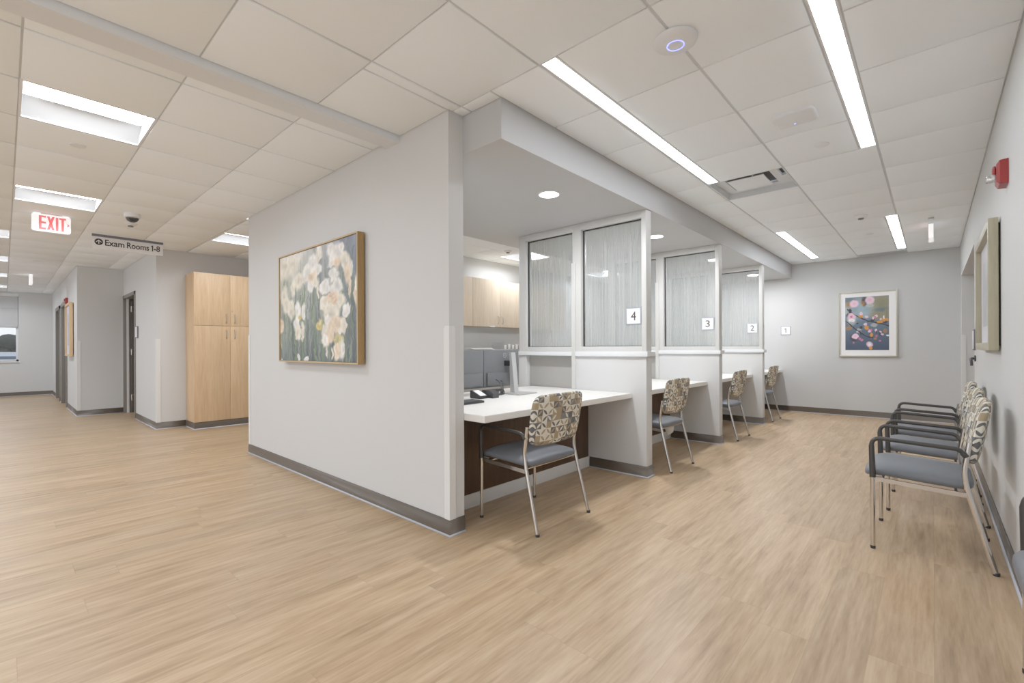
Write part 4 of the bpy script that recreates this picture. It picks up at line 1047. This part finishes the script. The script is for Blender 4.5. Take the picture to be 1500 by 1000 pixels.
cable([(-2.926, 3.00, .88), (-2.885, 2.99, .87), (-2.838, 2.98, .82), (-2.828, 2.95, .7545), (-2.818, 2.86, .7545), (-2.832, 2.80, .7545)], 'second black cable beside the silver monitor stand')
t = thing('keyboard', 'black keyboard on the white desk beside the picture wall corner', 'keyboard', (-2.60, 2.27, .748))
MB().box(-2.668, -2.535, 2.08, 2.47, .749, .766, .004).build('body', 'black', t)
m = MB()
for i in range(5):
    for j in range(16): m.box(-2.662+i*.0245, -2.642+i*.0245, 2.088+j*.0235, 2.107+j*.0235, .766, .770, .001, seg=1)
m.build('keys', 'dark', t)
t = thing('card_reader', 'small black card reader on the white desk in front of the monitors', 'card reader', (-2.73, 2.76, .748))
MB().prism([(-2.77, .749), (-2.69, .749), (-2.69, .79), (-2.74, .815), (-2.77, .80)], 2.72, 2.79, 'y').build('body', 'dark', t); MB().box(-2.745, -2.70, 2.735, 2.775, .788, .794, .001).build('slot', 'black', t)
t = thing('signature_pad', 'black signature pad with pale sloping screen beside the card reader', 'signature pad', (-2.78, 2.66, .748))
MB().prism([(-2.86, .749), (-2.74, .749), (-2.74, .770), (-2.85, .815), (-2.86, .81)], 2.62, 2.71, 'y').build('body', 'black', t)
MB().quad((-2.745, 2.632, .7735), (-2.745, 2.70, .7735), (-2.84, 2.70, .8122), (-2.84, 2.632, .8122)).build('screen', 'signface', t)
t = thing('network_box', 'small dark power box with ports under the monitors', 'network box', (-2.87, 2.93, .748))
MB().box(-2.91, -2.85, 2.80, 3.02, .749, .80, .004).build('body', 'black', t)
m = MB()
for k in range(4): m.box(-2.851, -2.848, 2.82+k*.045, 2.845+k*.045, .762, .782)
m.build('ports', 'silver', t)

# ------------------------------------------------------------------ light, camera
for y, l in DL:
    ld = bpy.data.lights.new('downlight_lamp', 'AREA'); ld.shape = 'DISK'; ld.size = .15; ld.energy = 16.; ld.color = (.97, .98, 1.)
    lo = bpy.data.objects.new('downlight_lamp', ld); C.objects.link(lo); lo.location = (-2.284, y, ZS-.012)

for x, y, e in ((-1.3, -1.3, FILL), (-3.4, -1.9, FILL), (-.2, -2.2, FILL*.7), (-6.2, -1.4, FILL*.7)):  # unseen fill lamps added behind the camera to brighten the room
    ld = bpy.data.lights.new('ceiling_lamp', 'AREA'); ld.shape = 'RECTANGLE'; ld.size = 1.2; ld.size_y = .3; ld.energy = e; ld.color = (.94, .975, 1.)
    lo = bpy.data.objects.new('ceiling_lamp', ld); C.objects.link(lo); lo.location = (x, y, H-.012)
wd = bpy.data.worlds.new('World'); bpy.context.scene.world = wd; wd.use_nodes = True
nt = wd.node_tree; bg = nt.nodes['Background']
tc = nt.nodes.new('ShaderNodeTexCoord'); sx = nt.nodes.new('ShaderNodeSeparateXYZ'); rp = nt.nodes.new('ShaderNodeValToRGB')
nt.links.new(tc.outputs['Generated'], sx.inputs[0]); nt.links.new(sx.outputs[2], rp.inputs[0])
rp.color_ramp.elements[0].position = 0.; rp.color_ramp.elements[0].color = (.86, .88, .92, 1)
rp.color_ramp.elements[1].position = .6; rp.color_ramp.elements[1].color = (.72, .80, .95, 1)
nt.links.new(rp.outputs[0], bg.inputs[0]); bg.inputs[1].default_value = WORLD

cam = bpy.data.cameras.new('camera'); co = bpy.data.objects.new('camera', cam); C.objects.link(co)
cam.sensor_width = 36; cam.lens = 36*677.4/1500; cam.shift_y = 9.43/1500; cam.clip_start = .05; cam.clip_end = 200
yaw, roll = .73837, -.004456
r0 = Vector((math.cos(yaw), math.sin(yaw), 0)); f0 = Vector((-math.sin(yaw), math.cos(yaw), 0)); u0 = Vector((0, 0, 1))
r3 = r0*math.cos(roll)+u0*math.sin(roll); u3 = u0*math.cos(roll)-r0*math.sin(roll)
co.matrix_world = Matrix(((r3.x, u3.x, -f0.x, 0), (r3.y, u3.y, -f0.y, 0), (r3.z, u3.z, -f0.z, 1.166), (0, 0, 0, 1)))
S = bpy.context.scene; S.camera = co
S.view_settings.view_transform = 'Standard'; S.view_settings.look = 'None'; S.view_settings.exposure = EXPO; S.view_settings.gamma = GAM
try:
    S.cycles.use_denoising = True; S.cycles.max_bounces = 10; S.cycles.diffuse_bounces = 8; S.cycles.transparent_max_bounces = 16
    S.cycles.sample_clamp_indirect = 6.
except Exception: pass
for o in bpy.data.objects:
    if 'origin_world' in o: del o['origin_world']
